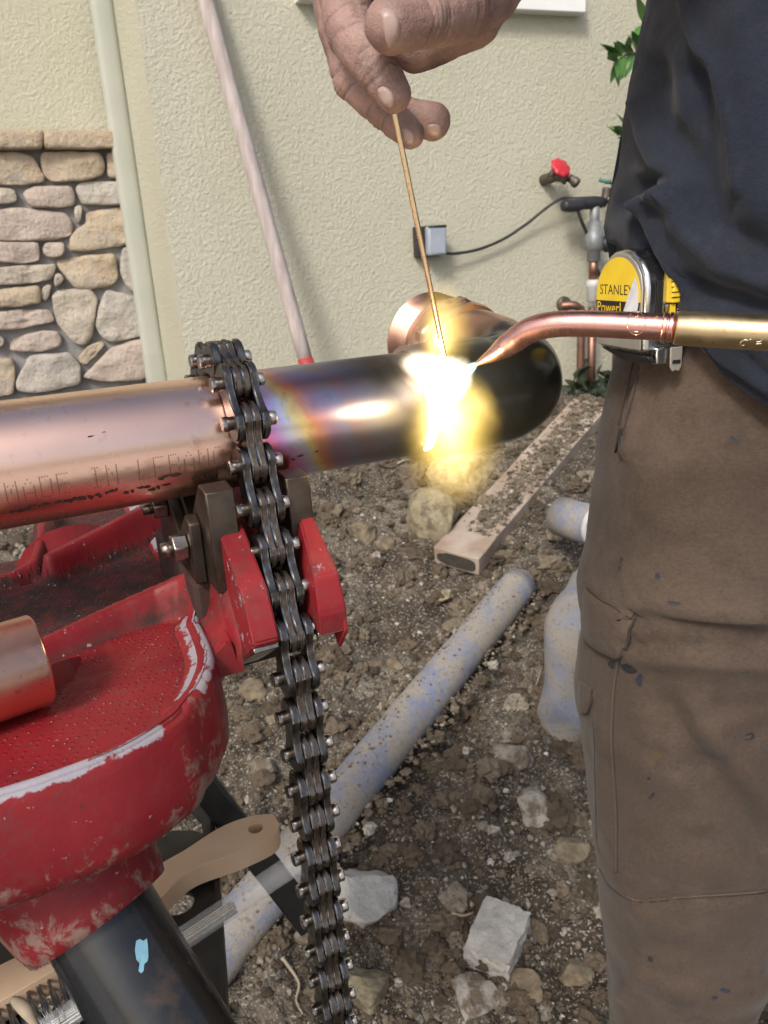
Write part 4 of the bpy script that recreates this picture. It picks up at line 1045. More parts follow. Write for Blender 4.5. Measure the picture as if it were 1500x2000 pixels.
pth = [js, js + u * .0015, js + u * .02, c1_ - u * .008, c1_ - u * .003] + arc + [c2_ + xd * .004, c2_ + xd * .010, c2_ + xd * .036, c2_ + xd * .0375]
rad = [PR + .0004, CUP - .0004, CUP, CUP, .0368] + [.0366] * 17 + [.0368, CUP, CUP, PR]
vf = tube(pth, rad, 64, caps=False); eo = obj('body', vf, M_elbow, elbow, auto=50)
ht = []
for i in range(len(pth)):
    f_ = i / (len(pth) - 1); ht += [f_ if i > 4 else f_ * .9] * 64
# heat runs from the joint (0) to the adapter (1)
ln = [0]
for i in range(1, len(pth)): ln.append(ln[-1] + (pth[i] - pth[i - 1]).length)
attr(eo, 'scorch', [ln[i // 64] / ln[-1] for i in range(len(vf[0]))])
ad = c2_ + xd * .0375
adv = [(-.02, PR), (.006, PR), (.008, .0345), (.0095, .0395), (.012, .0405), (.030, .0405), (.033, .039), (.034, .0365), (.037, .0365), (.038, .0385)]
for k in range(14): adv += [(.039 + k * .0021, .0385), (.04005 + k * .0021, .0375)]
adv += [(.069, .0372), (.07, .033), (.05, .032)]
obj('threaded_adapter', lathe(adv, ad, xd, 64, caps=False), M_copper, elbow, auto=40)
obj('adapter_hexagon', prism([ad + xd * .0125 + (Zu - xd * xd.z).normalized() * .0442 * math.cos(R_(60 * k)) + xd.cross((Zu - xd * xd.z).normalized()) * .0442 * math.sin(R_(60 * k)) for k in range(6)], xd * .013), M_copper, elbow, smooth=False, bevel=.003)
# molten filler bead
def hot_mat(name, c, s):
    m, t, b = new_mat(name); v = coords(t); f = tex(t, v, 60, 5)
    setp(t, b, Base_Color=(.8, .6, .4), Emission_Color=c, Emission_Strength=ramp(t, f, [(.35, g3(s * .5)), (.65, g3(s))])); b.inputs['Emission Strength'].default_value = s
    mm = N(t, 'ShaderNodeMath', operation='MULTIPLY'); mm.inputs[1].default_value = s; t.links.new(ramp(t, f, [(.3, g3(.3)), (.62, g3(1))]), mm.inputs[0]); t.links.new(mm.outputs[0], b.inputs['Emission Strength']); return m
M_hot = hot_mat('molten_filler', (1, .74, .36), 9)
bead, br_ = [], []
for j in range(40):
    th = R_(-48 + 112 * j / 39); bead.append(js + (n * math.cos(th) + Zu * math.sin(th)) * (PR + .0022) - u * (.001 + .002 * noise.noise((j * .5, 0, 0)))); br_.append(.0032 * math.sin(math.pi * j / 39) ** .5 * (1 + .35 * noise.noise((j * .6, 3, 0))) + .0004)
obj('molten_bead', tube(bead, br_, 12), M_hot, elbow, label='glowing molten filler bead around the joint')
# ------------------------------------------------------------------ chain
M_link = simple('oiled_steel_plate', (.19, .18, .175), (.065, .055, .048), 110, .24, 1.0, bscale=160, bstr=.15, rough2=.45)
M_linkin = simple('rusty_inner_plate', (.085, .058, .042), (.20, .165, .14), 120, .32, .95, bscale=160, bstr=.2, rough2=.55)
M_pin = simple('polished_pin', (.55, .52, .48), (.30, .26, .22), 120, .24, 1.0, bscale=160, bstr=.15)
M_edge = simple('worn_bright_edge', (.36, .35, .34), (.10, .085, .075), 130, .24, 1.0)
PITCH_C = .0236; CA = -.0107
chain = empty('vise_chain', L(CA, .083, -.40), 'oily steel leaf chain wrapped over the copper pipe and hanging down', 'chain')
def plate_me(name, th, mat, re=.0108, wst=.0072):
    h = PITCH_C / 2; pts = []
    for i in range(60):
        x = -h - re + (2 * (h + re)) * (0.5 - .5 * math.cos(math.pi * i / 59))
        if x < -h: y = math.sqrt(max(0, re * re - (x + h) ** 2))
        elif x > h: y = math.sqrt(max(0, re * re - (x - h) ** 2))
        else: y = wst + (re - wst) * (abs(x) / h) ** 2.4
        pts.append((x, y))
    out = [V((x, y, -th / 2)) for x, y in pts] + [V((x, -y, -th / 2)) for x, y in pts[-2:0:-1]]
    vf_ = prism(out, V((0, 0, th))); me = fmesh(name, vf_, mat, True, 40)
    me.materials.append(M_edge)
    bm = bmesh.new(); bm.from_mesh(me); bmesh.ops.bevel(bm, geom=[e for e in bm.edges if len(e.link_faces) == 2 and e.calc_face_angle(0) > 1.2], offset=.0009, segments=2, affect='EDGES', material=1); bm.to_mesh(me); bm.free()
    me.polygons.foreach_set('use_smooth', [True] * len(me.polygons)); me.set_sharp_from_angle(angle=R_(35)); return me
me_out = plate_me('link_plate', .0042, M_link); me_in = plate_me('inner_plate', .0042, M_linkin, .0104, .0070)
me_pin = fmesh('pin', lathe([(-.0150, .0034), (-.0144, .0041), (-.0115, .0041), (-.011, .0037), (.011, .0037), (.0115, .0041), (.0144, .0041), (.0150, .0034)], (0, 0, 0), (0, 0, 1), 20), M_pin, True, 40)
RC = PR + .0100
path = []
for d_ in range(-215, -22, 3):
    th = R_(-d_ - 0); path.append(V((RC * math.cos(th), RC * math.sin(th), 0))) if False else None
for k in range(0, 90):
    th = R_(216 - 2.6 * k)
    if th < R_(-8): break
    path.append((RC * math.cos(th), RC * math.sin(th)))
path += [(.0475, -.022), (.0560, -.048), (.066, -.070), (.0775, -.095), (.0812, -.112), (.0825, -.135), (.083, -.17), (.083, -.46)]
pth3 = [V((b, z, 0)) for b, z in path]
# sample at constant pitch so that pins land where the photo shows them
def walk(pts_, start, step, cnt):
    out = []; i = 0; cur = pts_[0]; acc = 0; need = start
    i = 0; pos = 0
    while len(out) < cnt and i < len(pts_) - 1:
        sl_ = (pts_[i + 1] - pts_[i]).length
        if acc + sl_ >= need: out.append(pts_[i].lerp(pts_[i + 1], (need - acc) / sl_)); need += step
        else: acc += sl_; i += 1
    return out
pins = walk(pth3, .009, PITCH_C, 40)
# even out chord lengths
for i in range(1, len(pins)):
    d = pins[i] - pins[i - 1]; pins[i] = pins[i - 1] + d.normalized() * PITCH_C if i > 12 else pins[i]
0 and print('PINS', [(round(proj(L(CA, q.x, q.y))[0]), round(proj(L(CA, q.x, q.y))[1])) for q in pins])
for i, q in enumerate(pins):
    p3 = L(CA, q.x, q.y); Mx = Matrix((( u.cross(Zu).x, 0, u.x), (u.cross(Zu).y, 0, u.y), (0, 1, 0))).to_4x4()
    x_ = u.cross(Zu); y_ = Zu; Mx = Matrix(((x_.x, y_.x, u.x), (x_.y, y_.y, u.y), (x_.z, y_.z, u.z))).to_4x4()
    inst('pin', me_pin, Matrix.Translation(p3 + u * random.uniform(-.0006, .0006)) @ Mx, chain)
    if i + 1 < len(pins):
        r_ = pins[i + 1]; c3 = L(CA, (q.x + r_.x) / 2, (q.y + r_.y) / 2); t_ = (L(0, r_.x, r_.y) - L(0, q.x, q.y)).normalized(); m_ = u.cross(t_)
        Mx = Matrix(((t_.x, m_.x, u.x), (t_.y, m_.y, u.y), (t_.z, m_.z, u.z))).to_4x4()
        outer = i % 2 == OUTER0 if False else (i % 2 == 1)
        if outer:
            for s in (-1, 1): inst('link_plate', me_out, Matrix.Translation(c3 + u * (s * .0071)) @ Mx, chain)
        else:
            for s in (-1, 1): inst('inner_plate', me_in, Matrix.Translation(c3 + u * (s * .00225)) @ Mx, chain)
# ------------------------------------------------------------------ second copper tube on the tray
M_copin = copper_mat('copper_inside', (.35, .18, .12), (.28, .14, .1), .4, .6)
stc = Zp(30, 1303, O.z - .105 + .0235); sdir_ = -(u * .985 - n * .17).normalized()
stub = empty('copper_tube_offcut', stc - Zu * .0225, 'copper tube offcut lying on the red vise tray at the left edge', 'pipe')
e0_ = stc - sdir_ * .012
obj('barrel', lathe([(0, .0205), (.0006, .0216), (.0015, .0223), (.3, .0223)], e0_, sdir_, 64, caps=False), M_copper, stub, auto=60)
obj('bore', lathe([(0, .0205), (.3, .0203)], e0_, sdir_, 48, caps=False), M_copin, stub)
# ------------------------------------------------------------------ torch
torch = empty('brazing_torch', P(1500, 650, .4), 'bent copper torch tip screwed into a worn brass tube', 'torch')
tpts = catmull([P(1318, 640, .402), P(1240, 636, .408), P(1140, 632, .417), P(1080, 634, .424), P(1035, 645, .431), P(1000, 668, .438), P(968, 690, .443), P(945, 703, .446), P(926, 714, .449)], 10)
trd = []
L_ = [proj(p)[0] for p in tpts]
for x in L_:
    if x > 1010: trd.append(.0069)
    elif x > 985: trd.append(.0069 - (1010 - x) / 25 * .0006)
    else: trd.append(max(.0013, .0063 * (x - 918) / (985 - 918)))
tipo = obj('tip_tube', tube(tpts, trd, 40), M_torchcu, torch)
td0 = (P(1318, 640, .402) - P(1240, 636, .408)).normalized()
s_0 = P(1313, 640, .4022)
obj('collar', lathe([(-.004, .0069), (-.0035, .0075), (-.0022, .0075), (-.0017, .0069), (-.001, .0069), (-.0005, .0076), (.001, .0076), (.0015, .007)], s_0 - td0 * .001, td0, 40), M_torchcu, torch, auto=30)
sl1 = P(1760, 665, .373); sdv2 = (sl1 - s_0).normalized()
brso = obj('brass_tube', lathe([(0, .0068), (.0004, .0082), (.0012, .0086), (.10, .0088), (.101, .0088)], s_0 + sdv2 * .0012, sdv2, 48), M_brass, torch, auto=30)
M_rubber = simple('red_rubber_hose', (.2, .02, .02), (.16, .02, .02), 20, .6)
obj('handle', lathe([(0, .0088), (.004, .013), (.02, .0145), (.11, .0145), (.12, .012), (.13, .009)], s_0 + sdv2 * .102, sdv2, 32), M_brass, torch, auto=30)
hs = s_0 + sdv2 * .23
obj('hose', tube(catmull([hs, hs + sdv2 * .08, hs + sdv2 * .2 - Zu * .15, V((hs.x + .3, hs.y, .4)), V((hs.x + .45, hs.y + .1, .03)), V((hs.x + .9, hs.y + .2, .03))], 8), .0055, 10), M_rubber, torch)
tb = bvh_of(tipo)
M_stamp = copper_mat('bright_stamp', (.95, .62, .48), (.9, .5, .35), .15, .25)
def surf_line(pxs, r, name, mat, parent, bvh, lift=0.0, seg=6, k=4, label=None):
    pts_ = []
    for p in pxs:
        h = bvh.ray_cast(C, ray(*p).normalized())
        if h[0] is None: continue
        nn = h[1] if h[1].dot(C - h[0]) > 0 else -h[1]; pts_.append(h[0] + nn * lift)
    if len(pts_) < 2: return None
    return obj(name, tube(catmull(pts_, k), r, seg), mat, parent, label=label)
surf_line([(1243 + 17.5 * math.cos(a), 631 + 23 * math.sin(a)) for a in [2 * math.pi * j / 26 for j in range(27)]], .00032, 'stamped_oval', M_stamp, torch, tb)
for ln_ in ([(1238, 648), (1248, 648)], [(1240, 620), (1249, 617)], [(1241, 628), (1248, 626), (1240, 634), (1249, 636)], [(1242, 610), (1247, 613), (1244, 618)], [(1277, 622), (1283, 618), (1287, 622), (1284, 627), (1290, 629), (1291, 622)]):
    surf_line(ln_, .00028, 'stamp_mark', M_stamp, torch, tb)
tb2 = bvh_of(brso)
M_engr = simple('engraved_marks', (.75, .68, .5), (.6, .5, .35), 50, .4, .8)
for ln_ in ([(1446, 676), (1447, 669), (1454, 664), (1462, 665)], [(1449, 675), (1454, 674)], [(1464, 663), (1467, 663)], [(1476, 672), (1488, 671)], [(1477, 668), (1486, 667), (1487, 664)]):
    surf_line(ln_, .0003, 'engraved_mark', M_engr, torch, tb2)
# ------------------------------------------------------------------ filler rod
r0_, r1_ = P(754, 140, .385), P(868, 697, .466)
obj('filler_rod', tube([r0_.lerp(r1_, i / 10) for i in range(11)], .00135, 14, flat=(1.1, .8)), M_rod, None, 'thin golden filler rod held in the hand and touching the joint', 'filler rod')
# ------------------------------------------------------------------ flame
flame = empty('torch_flame', P(880, 760, .47), 'bright white and yellow gas flame burning at the pipe joint', 'flame')
def flame_mat(name, c0, c1, strength, power, nz=.0, nscale=2.0):
    m = bpy.data.materials.new(name); m.use_nodes = True; t = m.node_tree
    t.nodes.remove(t.nodes['Principled BSDF']); out = t.nodes['Material Output']
    v = coords(t); ln_ = N(t, 'ShaderNodeVectorMath', operation='LENGTH'); t.links.new(v, ln_.inputs[0])
    r = ln_.outputs['Value']
    if nz:
        r = math_(t, 'ADD', r, math_(t, 'MULTIPLY', math_(t, 'SUBTRACT', tex(t, v, nscale, 3), .5), nz))
    f = math_(t, 'POWER', math_(t, 'SUBTRACT', 1.0, r, True), power)
    em = N(t, 'ShaderNodeEmission'); cm = mixc(t, f, c1, c0); t.links.new(cm, em.inputs[0])
    t.links.new(math_(t, 'MULTIPLY', f, strength), em.inputs[1]); t.links.new(em.outputs[0], out.inputs['Volume']); return m
UNIT = ico(4)
def puff(name, c, ax_, lens, mat):
    lens = tuple(x * (1.15 if name == 'flame_core' else 1.35 if name != 'flame_cone' else 1) for x in lens)
    """ellipsoid of glowing gas, long axis ax_"""
    me = bpy.data.meshes.get(name + '_' + mat.name) or fmesh(name + '_' + mat.name, UNIT, mat)
    q = V(ax_).normalized().to_track_quat('X', 'Z'); M_ = Matrix.Translation(c) @ q.to_matrix().to_4x4() @ Matrix.Diagonal((*lens, 1))
    return inst(name, me, M_, flame)
tipd = (P(880, 752, .470) - P(926, 714, .449)).normalized()
F_core = flame_mat('flame_core_gas', (1, .97, .88), (1, .9, .62), 1100, 1.9, .35, 2.2)
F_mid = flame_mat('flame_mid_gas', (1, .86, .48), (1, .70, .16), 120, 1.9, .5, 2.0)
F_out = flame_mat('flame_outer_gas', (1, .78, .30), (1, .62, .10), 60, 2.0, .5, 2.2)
F_haze = flame_mat('flame_glow_halo', (1, .93, .66), (1, .82, .42), 1.2, 1.8, .4, 2.0)  # faint glowing volume drawn for the glare halo around the flame
F_cone = flame_mat('flame_inner_cone_gas', (.85, 1, .97), (.3, .95, .85), 1500, 1.0)
puff('flame_cone', P(910, 727, .455), tipd, (.012, .0032, .0032), F_cone)
puff('flame_core', P(876, 748, .462), (P(900, 715, .46) - P(850, 790, .462)), (.0165, .0135, .012), F_core)
puff('flame_core', P(850, 725, .468), (P(905, 735, .46) - P(815, 705, .468)), (.022, .010, .010), F_core)
puff('flame_envelope', P(876, 812, .455), (P(884, 760, .46) - P(870, 890, .458)), (.026, .021, .016), F_mid)
puff('flame_envelope', P(856, 668, .495), (P(850, 610, .50) - P(865, 730, .48)), (.020, .009, .010), F_mid)  # upper puff, doubles as the flame's reflection on the fitting
puff('flame_envelope', P(935, 790, .462), (P(900, 740, .46) - P(965, 840, .46)), (.018, .010, .010), F_out)
puff('flame_plume', P(882, 868, .450), (P(878, 800, .46) - P(890, 960, .455)), (.032, .024, .02), F_out)
puff('flame_plume', P(868, 640, .50), (P(860, 560, .505) - P(872, 720, .48)), (.030, .016, .015), F_out)  # also imitates the bright yellow reflection on the upper fitting
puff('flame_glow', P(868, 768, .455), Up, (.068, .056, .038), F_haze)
fl_ = bpy.data.lights.new('flame_light', 'POINT'); fl_.energy = .16; fl_.color = (1, .74, .38); fl_.shadow_soft_size = .012
flo = bpy.data.objects.new('flame_light', fl_); col.objects.link(flo); flo.parent = flame; flo.location = P(875, 775, .43) - flame.location
# ------------------------------------------------------------------ wire brush
M_wood = simple('brush_wood', (.60, .41, .26), (.70, .51, .36), 14, .65, bscale=60, bstr=.15)
BZ = TZ + .022
def bpnt(px, py): return Zp(px, py, BZ)
brush = empty('wire_brush', Zp(300, 1740, TZ), 'wooden handled wire brush lying on the black tool tray', 'brush')
bm = bmesh.new()
upper = [(-160, 1965), (-80, 1925), (0, 1884), (66, 1852), (150, 1808), (230, 1752), (307, 1691), (360, 1660), (427, 1617), (480, 1596), (528, 1589), (540, 1599), (544, 1615)]
lower = [(527, 1636), (459, 1667), (389, 1691), (352, 1714), (309, 1758), (240, 1818), (118, 1888), (0, 1956), (-80, 2000), (-160, 2040)]
ol = [p for p in catmull([bpnt(*p) for p in upper + lower], 4)]
ed = loop(ol); hcn = bpnt(499, 1617)
ed += loop([hcn + V((.0060 * math.cos(a), .0060 * math.sin(a), 0)) for a in [2 * math.pi * j / 20 for j in range(20)]])
bmesh.ops.triangle_fill(bm, edges=ed, use_beauty=True)
r_ = bmesh.ops.extrude_face_region(bm, geom=bm.faces[:]); bmesh.ops.translate(bm, verts=[g for g in r_['geom'] if isinstance(g, bmesh.types.BMVert)], vec=(0, 0, -.017))
bm.verts.index_update(); bv = [v.co.copy() for v in bm.verts]; bf = [tuple(v.index for v in f.verts) for f in bm.faces]; bm.free()
obj('handle', (bv, bf), M_wood, brush, smooth=False, bevel=.0028, bseg=3)
M_bristle = simple('steel_bristles', (.40, .40, .42), (.25, .25, .27), 100, .35, 1.0)
bdirv = (bpnt(88, 2000) - bpnt(60, 1925)); bdirv.z = 0; bdirv.normalize()
for k in range(14):
    for row in (0, 1):
        t_ = k / 13; bx_, by_ = 112 - 20 * k, 1893 + 11.4 * k
        base = bpnt(bx_, by_) + V((0, 0, -.005 - .008 * row)) - bdirv * .002; ws = []
        for j in range(16):
            o1 = V((random.uniform(-1, 1), random.uniform(-1, 1), random.uniform(-1, 1))) * .0013; o2 = V((random.uniform(-1, 1), random.uniform(-1, 1), random.uniform(-1, 1))) * .0035
            ws.append(tube([base + o1, base + bdirv * .017 + (o1 + o2) * .5, base + bdirv * .034 + o2], .00022, 4))
        obj('bristle_tuft', join(*ws), M_bristle, brush)
M_print = simple('dark_blue_print', (.02, .025, .05), (.03, .035, .06), 50, .7)
xd_ = (bpnt(108, 1868) - bpnt(48, 1898)); xd_.z = 0; xd_.normalize(); yd_ = Zu.cross(xd_)
Mt = lambda px, py: Matrix.Translation(bpnt(px, py) + Zu * .0004) @ Matrix(((xd_.x, yd_.x, 0), (xd_.y, yd_.y, 0), (0, 0, 1))).to_4x4()
text_mesh('printed_word', 'STAINLESS', .0052, Mt(68, 1898), M_print, brush)
for (x0, x1, y0, y1) in ((-.004, .019, .0045, .0062), (.002, .012, .0018, .0034), (.012, .024, .0022, .0038), (.000, .006, -.0008, .0006)):
    sh = .004; M_ = Mt(60, 1893)
    obj('printed_bar', ([M_ @ V((x0, y0, 0)), M_ @ V((x1, y0, 0)), M_ @ V((x1 + sh * .5, y1, 0)), M_ @ V((x0 + sh, y1, 0))], [(0, 1, 2, 3)]), M_print, brush, smooth=False)
# ------------------------------------------------------------------ tube of silver rods
def clear_mat():
    m, t, b = new_mat('clear_plastic'); v = coords(t)
    setp(t, b, Base_Color=ramp(t, tex(t, v, 60, 3), [(.3, (.85, .87, .9)), (.7, (.95, .96, .97))]), Roughness=.08, Alpha=.2, IOR=1.5); return m
M_clear = clear_mat()
RZ = TZ + .0255 + .007
g0, g1 = Zp(588, 1679, RZ + .03), Zp(90, 2012, RZ - .02); gd = (g1 - g0).normalized()
rt = empty('rod_tube', g1 - Zu * .007, 'clear plastic tube holding a bundle of silver brazing rods', 'rod tube')
obj('clear_tube', lathe([(0, .0068), (.002, .0074), ((g1 - g0).length + .15, .0074)], g0, gd, 24), M_clear, rt)
gs = g0 + gd * ((P(488, 1755, 1) - P(588, 1679, 1)).length * .62); 
gx = gd.cross(Zu).normalized(); gz = gx.cross(gd)
for k in range(7):
    of = gx * (-.0042 + .0017 * (k % 6)) + gz * (-.0020 + .0017 * (k // 6) + .0002 * k)
    st_ = g0 + gd * (.050 + .002 * random.random())
    obj('silver_rod', tube([st_ + of, g0 + gd * ((g1 - g0).length + .14) + of], .00115, 8), M_silver, rt)
M_paper = simple('white_paper', (.72, .74, .85), (.78, .8, .88), 40, .7)
lb_ = g0 + gd * .118 + gz * .0077
obj('paper_tag', ([lb_ - gd * .006 - gx * .0045, lb_ + gd * .006 - gx * .006, lb_ + gd * .007 + gx * .003, lb_ + gx * .0062 - gd * .001, lb_ - gd * .006 + gx * .003], [(0, 1, 2, 3, 4)]), M_paper, rt, smooth=False)
twg = [Zp(26, 1952, TZ + .045), Zp(48, 1970, TZ + .045), Zp(62, 1990, TZ + .04), Zp(80, 2020, TZ + .03)]
obj('twig', tube(catmull(twg, 5), [.0022 + .0012 * math.sin(i * .35) + .0001 * i for i in range(16)], 8), M_root, None, 'knobbly pinkish stick lying across the wire brush bristles', 'twig', 'dry twigs in the dirt')
# ------------------------------------------------------------------ person
hipc = V((.36, .66, 0))
person = empty('person', V((.36, .62, .0)), 'worker in dark sweatshirt and brown work trousers holding rod and torch', 'person')
def interp(xs_, ys_, x): return float(np.interp(x, xs_, ys_))
def fold_disp(q, folds):
    px, py, d = proj(q); s = 0
    for (pl, amp, wd) in folds:
        best = 1e9; tt = 0
        for i in range(len(pl) - 1):
            x0, y0 = pl[i]; x1, y1 = pl[i + 1]; dx, dy = x1 - x0, y1 - y0
            t_ = ((px - x0) * dx + (py - y0) * dy) / (dx * dx + dy * dy); t_ = min(1, max(0, t_)); dd_ = math.hypot(px - x0 - dx * t_, py - y0 - dy * t_)
            if dd_ < best: best = dd_
        if best < 3 * wd: s += amp * math.exp(-(best / wd) ** 2)
    return s
def cloth_mat(name, c1, c2, weave, stain, rough=.9, fuzz=.3):
    m, t, b = new_mat(name); v = coords(t)
    f = tex(t, v, 9, 6, .6); c = ramp(t, f, [(.35, c1), (.65, c2)])
    c = mixc(t, ramp(t, tex(t, v, 22, 4, .7), [(.52, g3(0)), (.72, g3(.75))]), c, stain); c = mixc(t, ramp(t, tex(t, v, 13, 5, .7, .3), [(.55, g3(0)), (.75, g3(.5))]), c, tuple(min(1, x * 1.45 + .008) for x in c2))
    wv = N(t, 'ShaderNodeTexWave', wave_type='BANDS', bands_direction='DIAGONAL'); wv.inputs['Scale'].default_value = weave; wv.inputs['Distortion'].default_value = 1.0
    t.links.new(v, wv.inputs['Vector']); fz = tex(t, v, 900, 2)
    c = mixc(t, math_(t, 'MULTIPLY', ramp(t, tex(t, coords(t, 'Object', (1, 1, 1.6)), 330, 3, .7), [(.35, g3(1)), (.65, g3(0))]), .45), c, mixc(t, .5, c, (.0, .0, .0)))
    nb = bump(t, wv.outputs['Fac'], .18, .0005); nb = bump(t, fz, .35, .0006, nb); nb = bump(t, tex(t, coords(t, 'Object', (7, 7, 16)), 1.5, 1, .5), .4, .012, nb); nb = bump(t, tex(t, v, 130, 4, .7), .3, .0016, nb)
    setp(t, b, Base_Color=c, Roughness=rough, Normal=nb, Sheen_Weight=fuzz, Sheen_Roughness=.5, Specular_IOR_Level=.15); return m
M_pants = cloth_mat('brown_duck_canvas', (.078, .057, .045), (.104, .077, .061), 420, (.056, .042, .034), .92, .08)
M_shirt = cloth_mat('navy_fleece', (.018, .022, .035), (.025, .030, .045), 480, (.030, .033, .042), .95, .10)
PYL = [(560, 1262), (640, 1240), (690, 1225), (770, 1205), (880, 1185), (1000, 1170), (1100, 1155), (1150, 1144), (1165, 1141), (1200, 1144), (1250, 1150), (1300, 1140), (1340, 1134), (1380, 1131), (1420, 1136), (1480, 1143), (1550, 1151), (1650, 1166), (1750, 1180), (1850, 1190), (1950, 1193), (2000, 1197), (2300, 1215), (3000, 1240)]
ply, plx = [a for a, b in PYL], [b for a, b in PYL]
pf_folds = [([(1240, 1188), (1350, 1200), (1500, 1215)], .0030, 14), ([(1240, 1205), (1350, 1222), (1500, 1240)], -.0035, 16), ([(1240, 1262), (1360, 1262), (1500, 1270)], -.004, 14), ([(1240, 1283), (1360, 1285), (1500, 1300)], .003, 16),
            ([(1310, 1390), (1370, 1480), (1440, 1570), (1500, 1660)], -.006, 30), ([(1350, 1400), (1430, 1490), (1510, 1580)], .004, 35), ([(1240, 1390), (1310, 1395)], .002, 12), ([(1330, 1398), (1500, 1370)], -.002, 10),
            ([(1400, 1500), (1440, 1455), (1500, 1420)], -.002, 14), ([(1215, 1720), (1260, 1790)], .002, 20), ([(1250, 1760), (1350, 1757), (1500, 1745)], -.002, 7), ([(1300, 1930), (1400, 1960), (1500, 1930)], .003, 30), ([(1210, 1940), (1250, 1900)], .003, 20),
            ([(1205, 880), (1215, 800), (1240, 720)], -.003, 10), ([(1225, 880), (1240, 800), (1265, 730)], .003, 12), ([(1300, 1000), (1400, 990), (1500, 1010)], .002, 60), ([(1170, 1420), (1175, 1600)], .002, 14)]
def leg_loft(sign, folds, rows=150, cols=110):
    rings = []
    for i in range(rows + 1):
        z = 1.13 - (1.13 - .07) * i / rows
        rx = interp([.07, .3, .45, .5, .75, .9, 1.0, 1.13], [.062, .072, .082, .085, .102, .108, .102, .098], z); ry = rx * interp([.9, 1.0], [1.08, .95], z)
        cy = interp([.07, .5, .8, 1.13], [.655, .625, .61, .63], z)
        q = V((.2, cy, z)); py = proj(q)[1]
        for _ in range(3):
            xl = interp(ply, plx, py); h = plane_hit(xl, py, V((0, cy, 0)), V((0, 1, 0))); py = proj(V((h.x, cy, z)))[1]
        xL = h.x if z < 1.10 else h.x
        if z > 1.0: xL = xL + (z - 1.0) * .25
        cx = xL + rx
        if sign > 0: cx = .43 + .02 * (1 - z) + rx * .1; cy = cy - .06
        r = []
        for j in range(cols):
            a = 2 * math.pi * j / cols; ca, sa = math.cos(a), math.sin(a); e = .88
            p = V((cx + rx * math.copysign(abs(ca) ** e, ca), cy + ry * math.copysign(abs(sa) ** e, sa), z)); nn = V((ca, sa, 0))
            dsp = .004 * noise.noise(p * 9) + .0016 * noise.noise(V((p.x * 14, p.y * 14, p.z * 40)))
            if sign < 0 and p.y < cy + .02: dsp += 2.3 * fold_disp(p, folds)
            r.append(p + nn * dsp)
        rings.append(r)
    return loft(rings, True, True, True)
pants = obj('trousers', leg_loft(-1, pf_folds), M_pants, person)
obj('trouser_leg', leg_loft(1, [], 60, 48), M_pants, pants)
pbv = bvh_of(pants)
M_seam = simple('seam_thread', (.032, .024, .02), (.05, .038, .032), 60, .95)
M_seamhi = simple('raised_seam', (.10, .074, .060), (.085, .062, .05), 60, .95)
def pdots(pts, k=4):
    return [(p.x, p.y) for p in catmull([V((x, y, 0)) for x, y in pts], k)]
surf_line(pdots([(1208, 1285), (1206, 1300), (1199, 1340), (1195, 1400), (1194, 1450), (1199, 1530), (1203, 1600), (1203, 1705)]), .0009, 'seam', M_seamhi, pants, pbv, .0003)
surf_line(pdots([(1212, 1285), (1210, 1300), (1203, 1340), (1199, 1400), (1198, 1450), (1203, 1530), (1206.5, 1600), (1206.5, 1705)]), .0006, 'seam', M_seam, pants, pbv, -.0001)
surf_line(pdots([(1158, 1405), (1161, 1450), (1163, 1540), (1166, 1640), (1173, 1668)]), .0006, 'seam', M_seam, pants, pbv, .0)
surf_line(pdots([(1172, 1700), (1190, 1730), (1215, 1750), (1245, 1762), (1290, 1760), (1340, 1755), (1400, 1752), (1460, 1748), (1498, 1743)]), .0007, 'knee_seam', M_seam, pants, pbv, .0)
surf_line(pdots([(1172, 1697), (1190, 1727), (1215, 1746.5), (1245, 1758), (1290, 1756), (1340, 1751), (1400, 1748), (1460, 1744), (1498, 1739)]), .0008, 'knee_seam', M_seamhi, pants, pbv, .0002)
surf_line(pdots([(1240, 690), (1225, 760), (1208, 830)]), .0006, 'pocket_seam', M_seam, pants, pbv, .0)
surf_line(pdots([(1255, 700), (1238, 770), (1215, 850)]), .0006, 'pocket_seam', M_seam, pants, pbv, .0)
def flap(px_poly, name, th, bvh, parent, inset=.78):
    outer, cen, topv = [], None, []
    pl = pdots(px_poly + [px_poly[0]], 5)[:-1]; cx_ = sum(p[0] for p in pl) / len(pl); cy_ = sum(p[1] for p in pl) / len(pl)
    rings = [[], [], [], []]
    for p in pl:
        for k, (s, lf) in enumerate(((1.0, -.0006), (1.0, th * .8), (.95, th), (.5, th * 1.15))):
            x, y = cx_ + (p[0] - cx_) * s, cy_ + (p[1] - cy_) * s; h = bvh.ray_cast(C, ray(x, y).normalized())
            tries = 0
            while h[0] is None and tries < 30: x += 2; tries += 1; h = bvh.ray_cast(C, ray(x, y).normalized())
            nn = h[1] if h[1].dot(C - h[0]) > 0 else -h[1]; rings[k].append(h[0] + nn * lf)
    return obj(name, loft(rings, True, False, True), M_pants, parent, auto=60)
flap([(1150, 1150), (1175, 1168), (1200, 1182), (1242, 1200), (1236, 1225), (1225, 1262), (1214, 1284), (1190, 1276), (1165, 1262), (1148, 1240), (1143, 1200)], 'pocket_flap', .0052, pbv, pants)
surf_line(pdots([(1156, 1148), (1178, 1168), (1202, 1182), (1240, 1198)]), .0008, 'flap_seam', M_seam, pants, pbv, .0046)
surf_line(pdots([(1243, 1200), (1237, 1225), (1226, 1262), (1215, 1285)]), .0010, 'flap_edge', M_seam, pants, pbv, .0040)
flap([(1138, 1330), (1152, 1340), (1162, 1352), (1161, 1370), (1153, 1390), (1143, 1392), (1136, 1375)], 'pocket_tab', .004, pbv, pants)
surf_line(pdots([(1163, 1345), (1162, 1368), (1154, 1391)]), .0009, 'tab_edge', M_seam, pants, pbv, .0035)
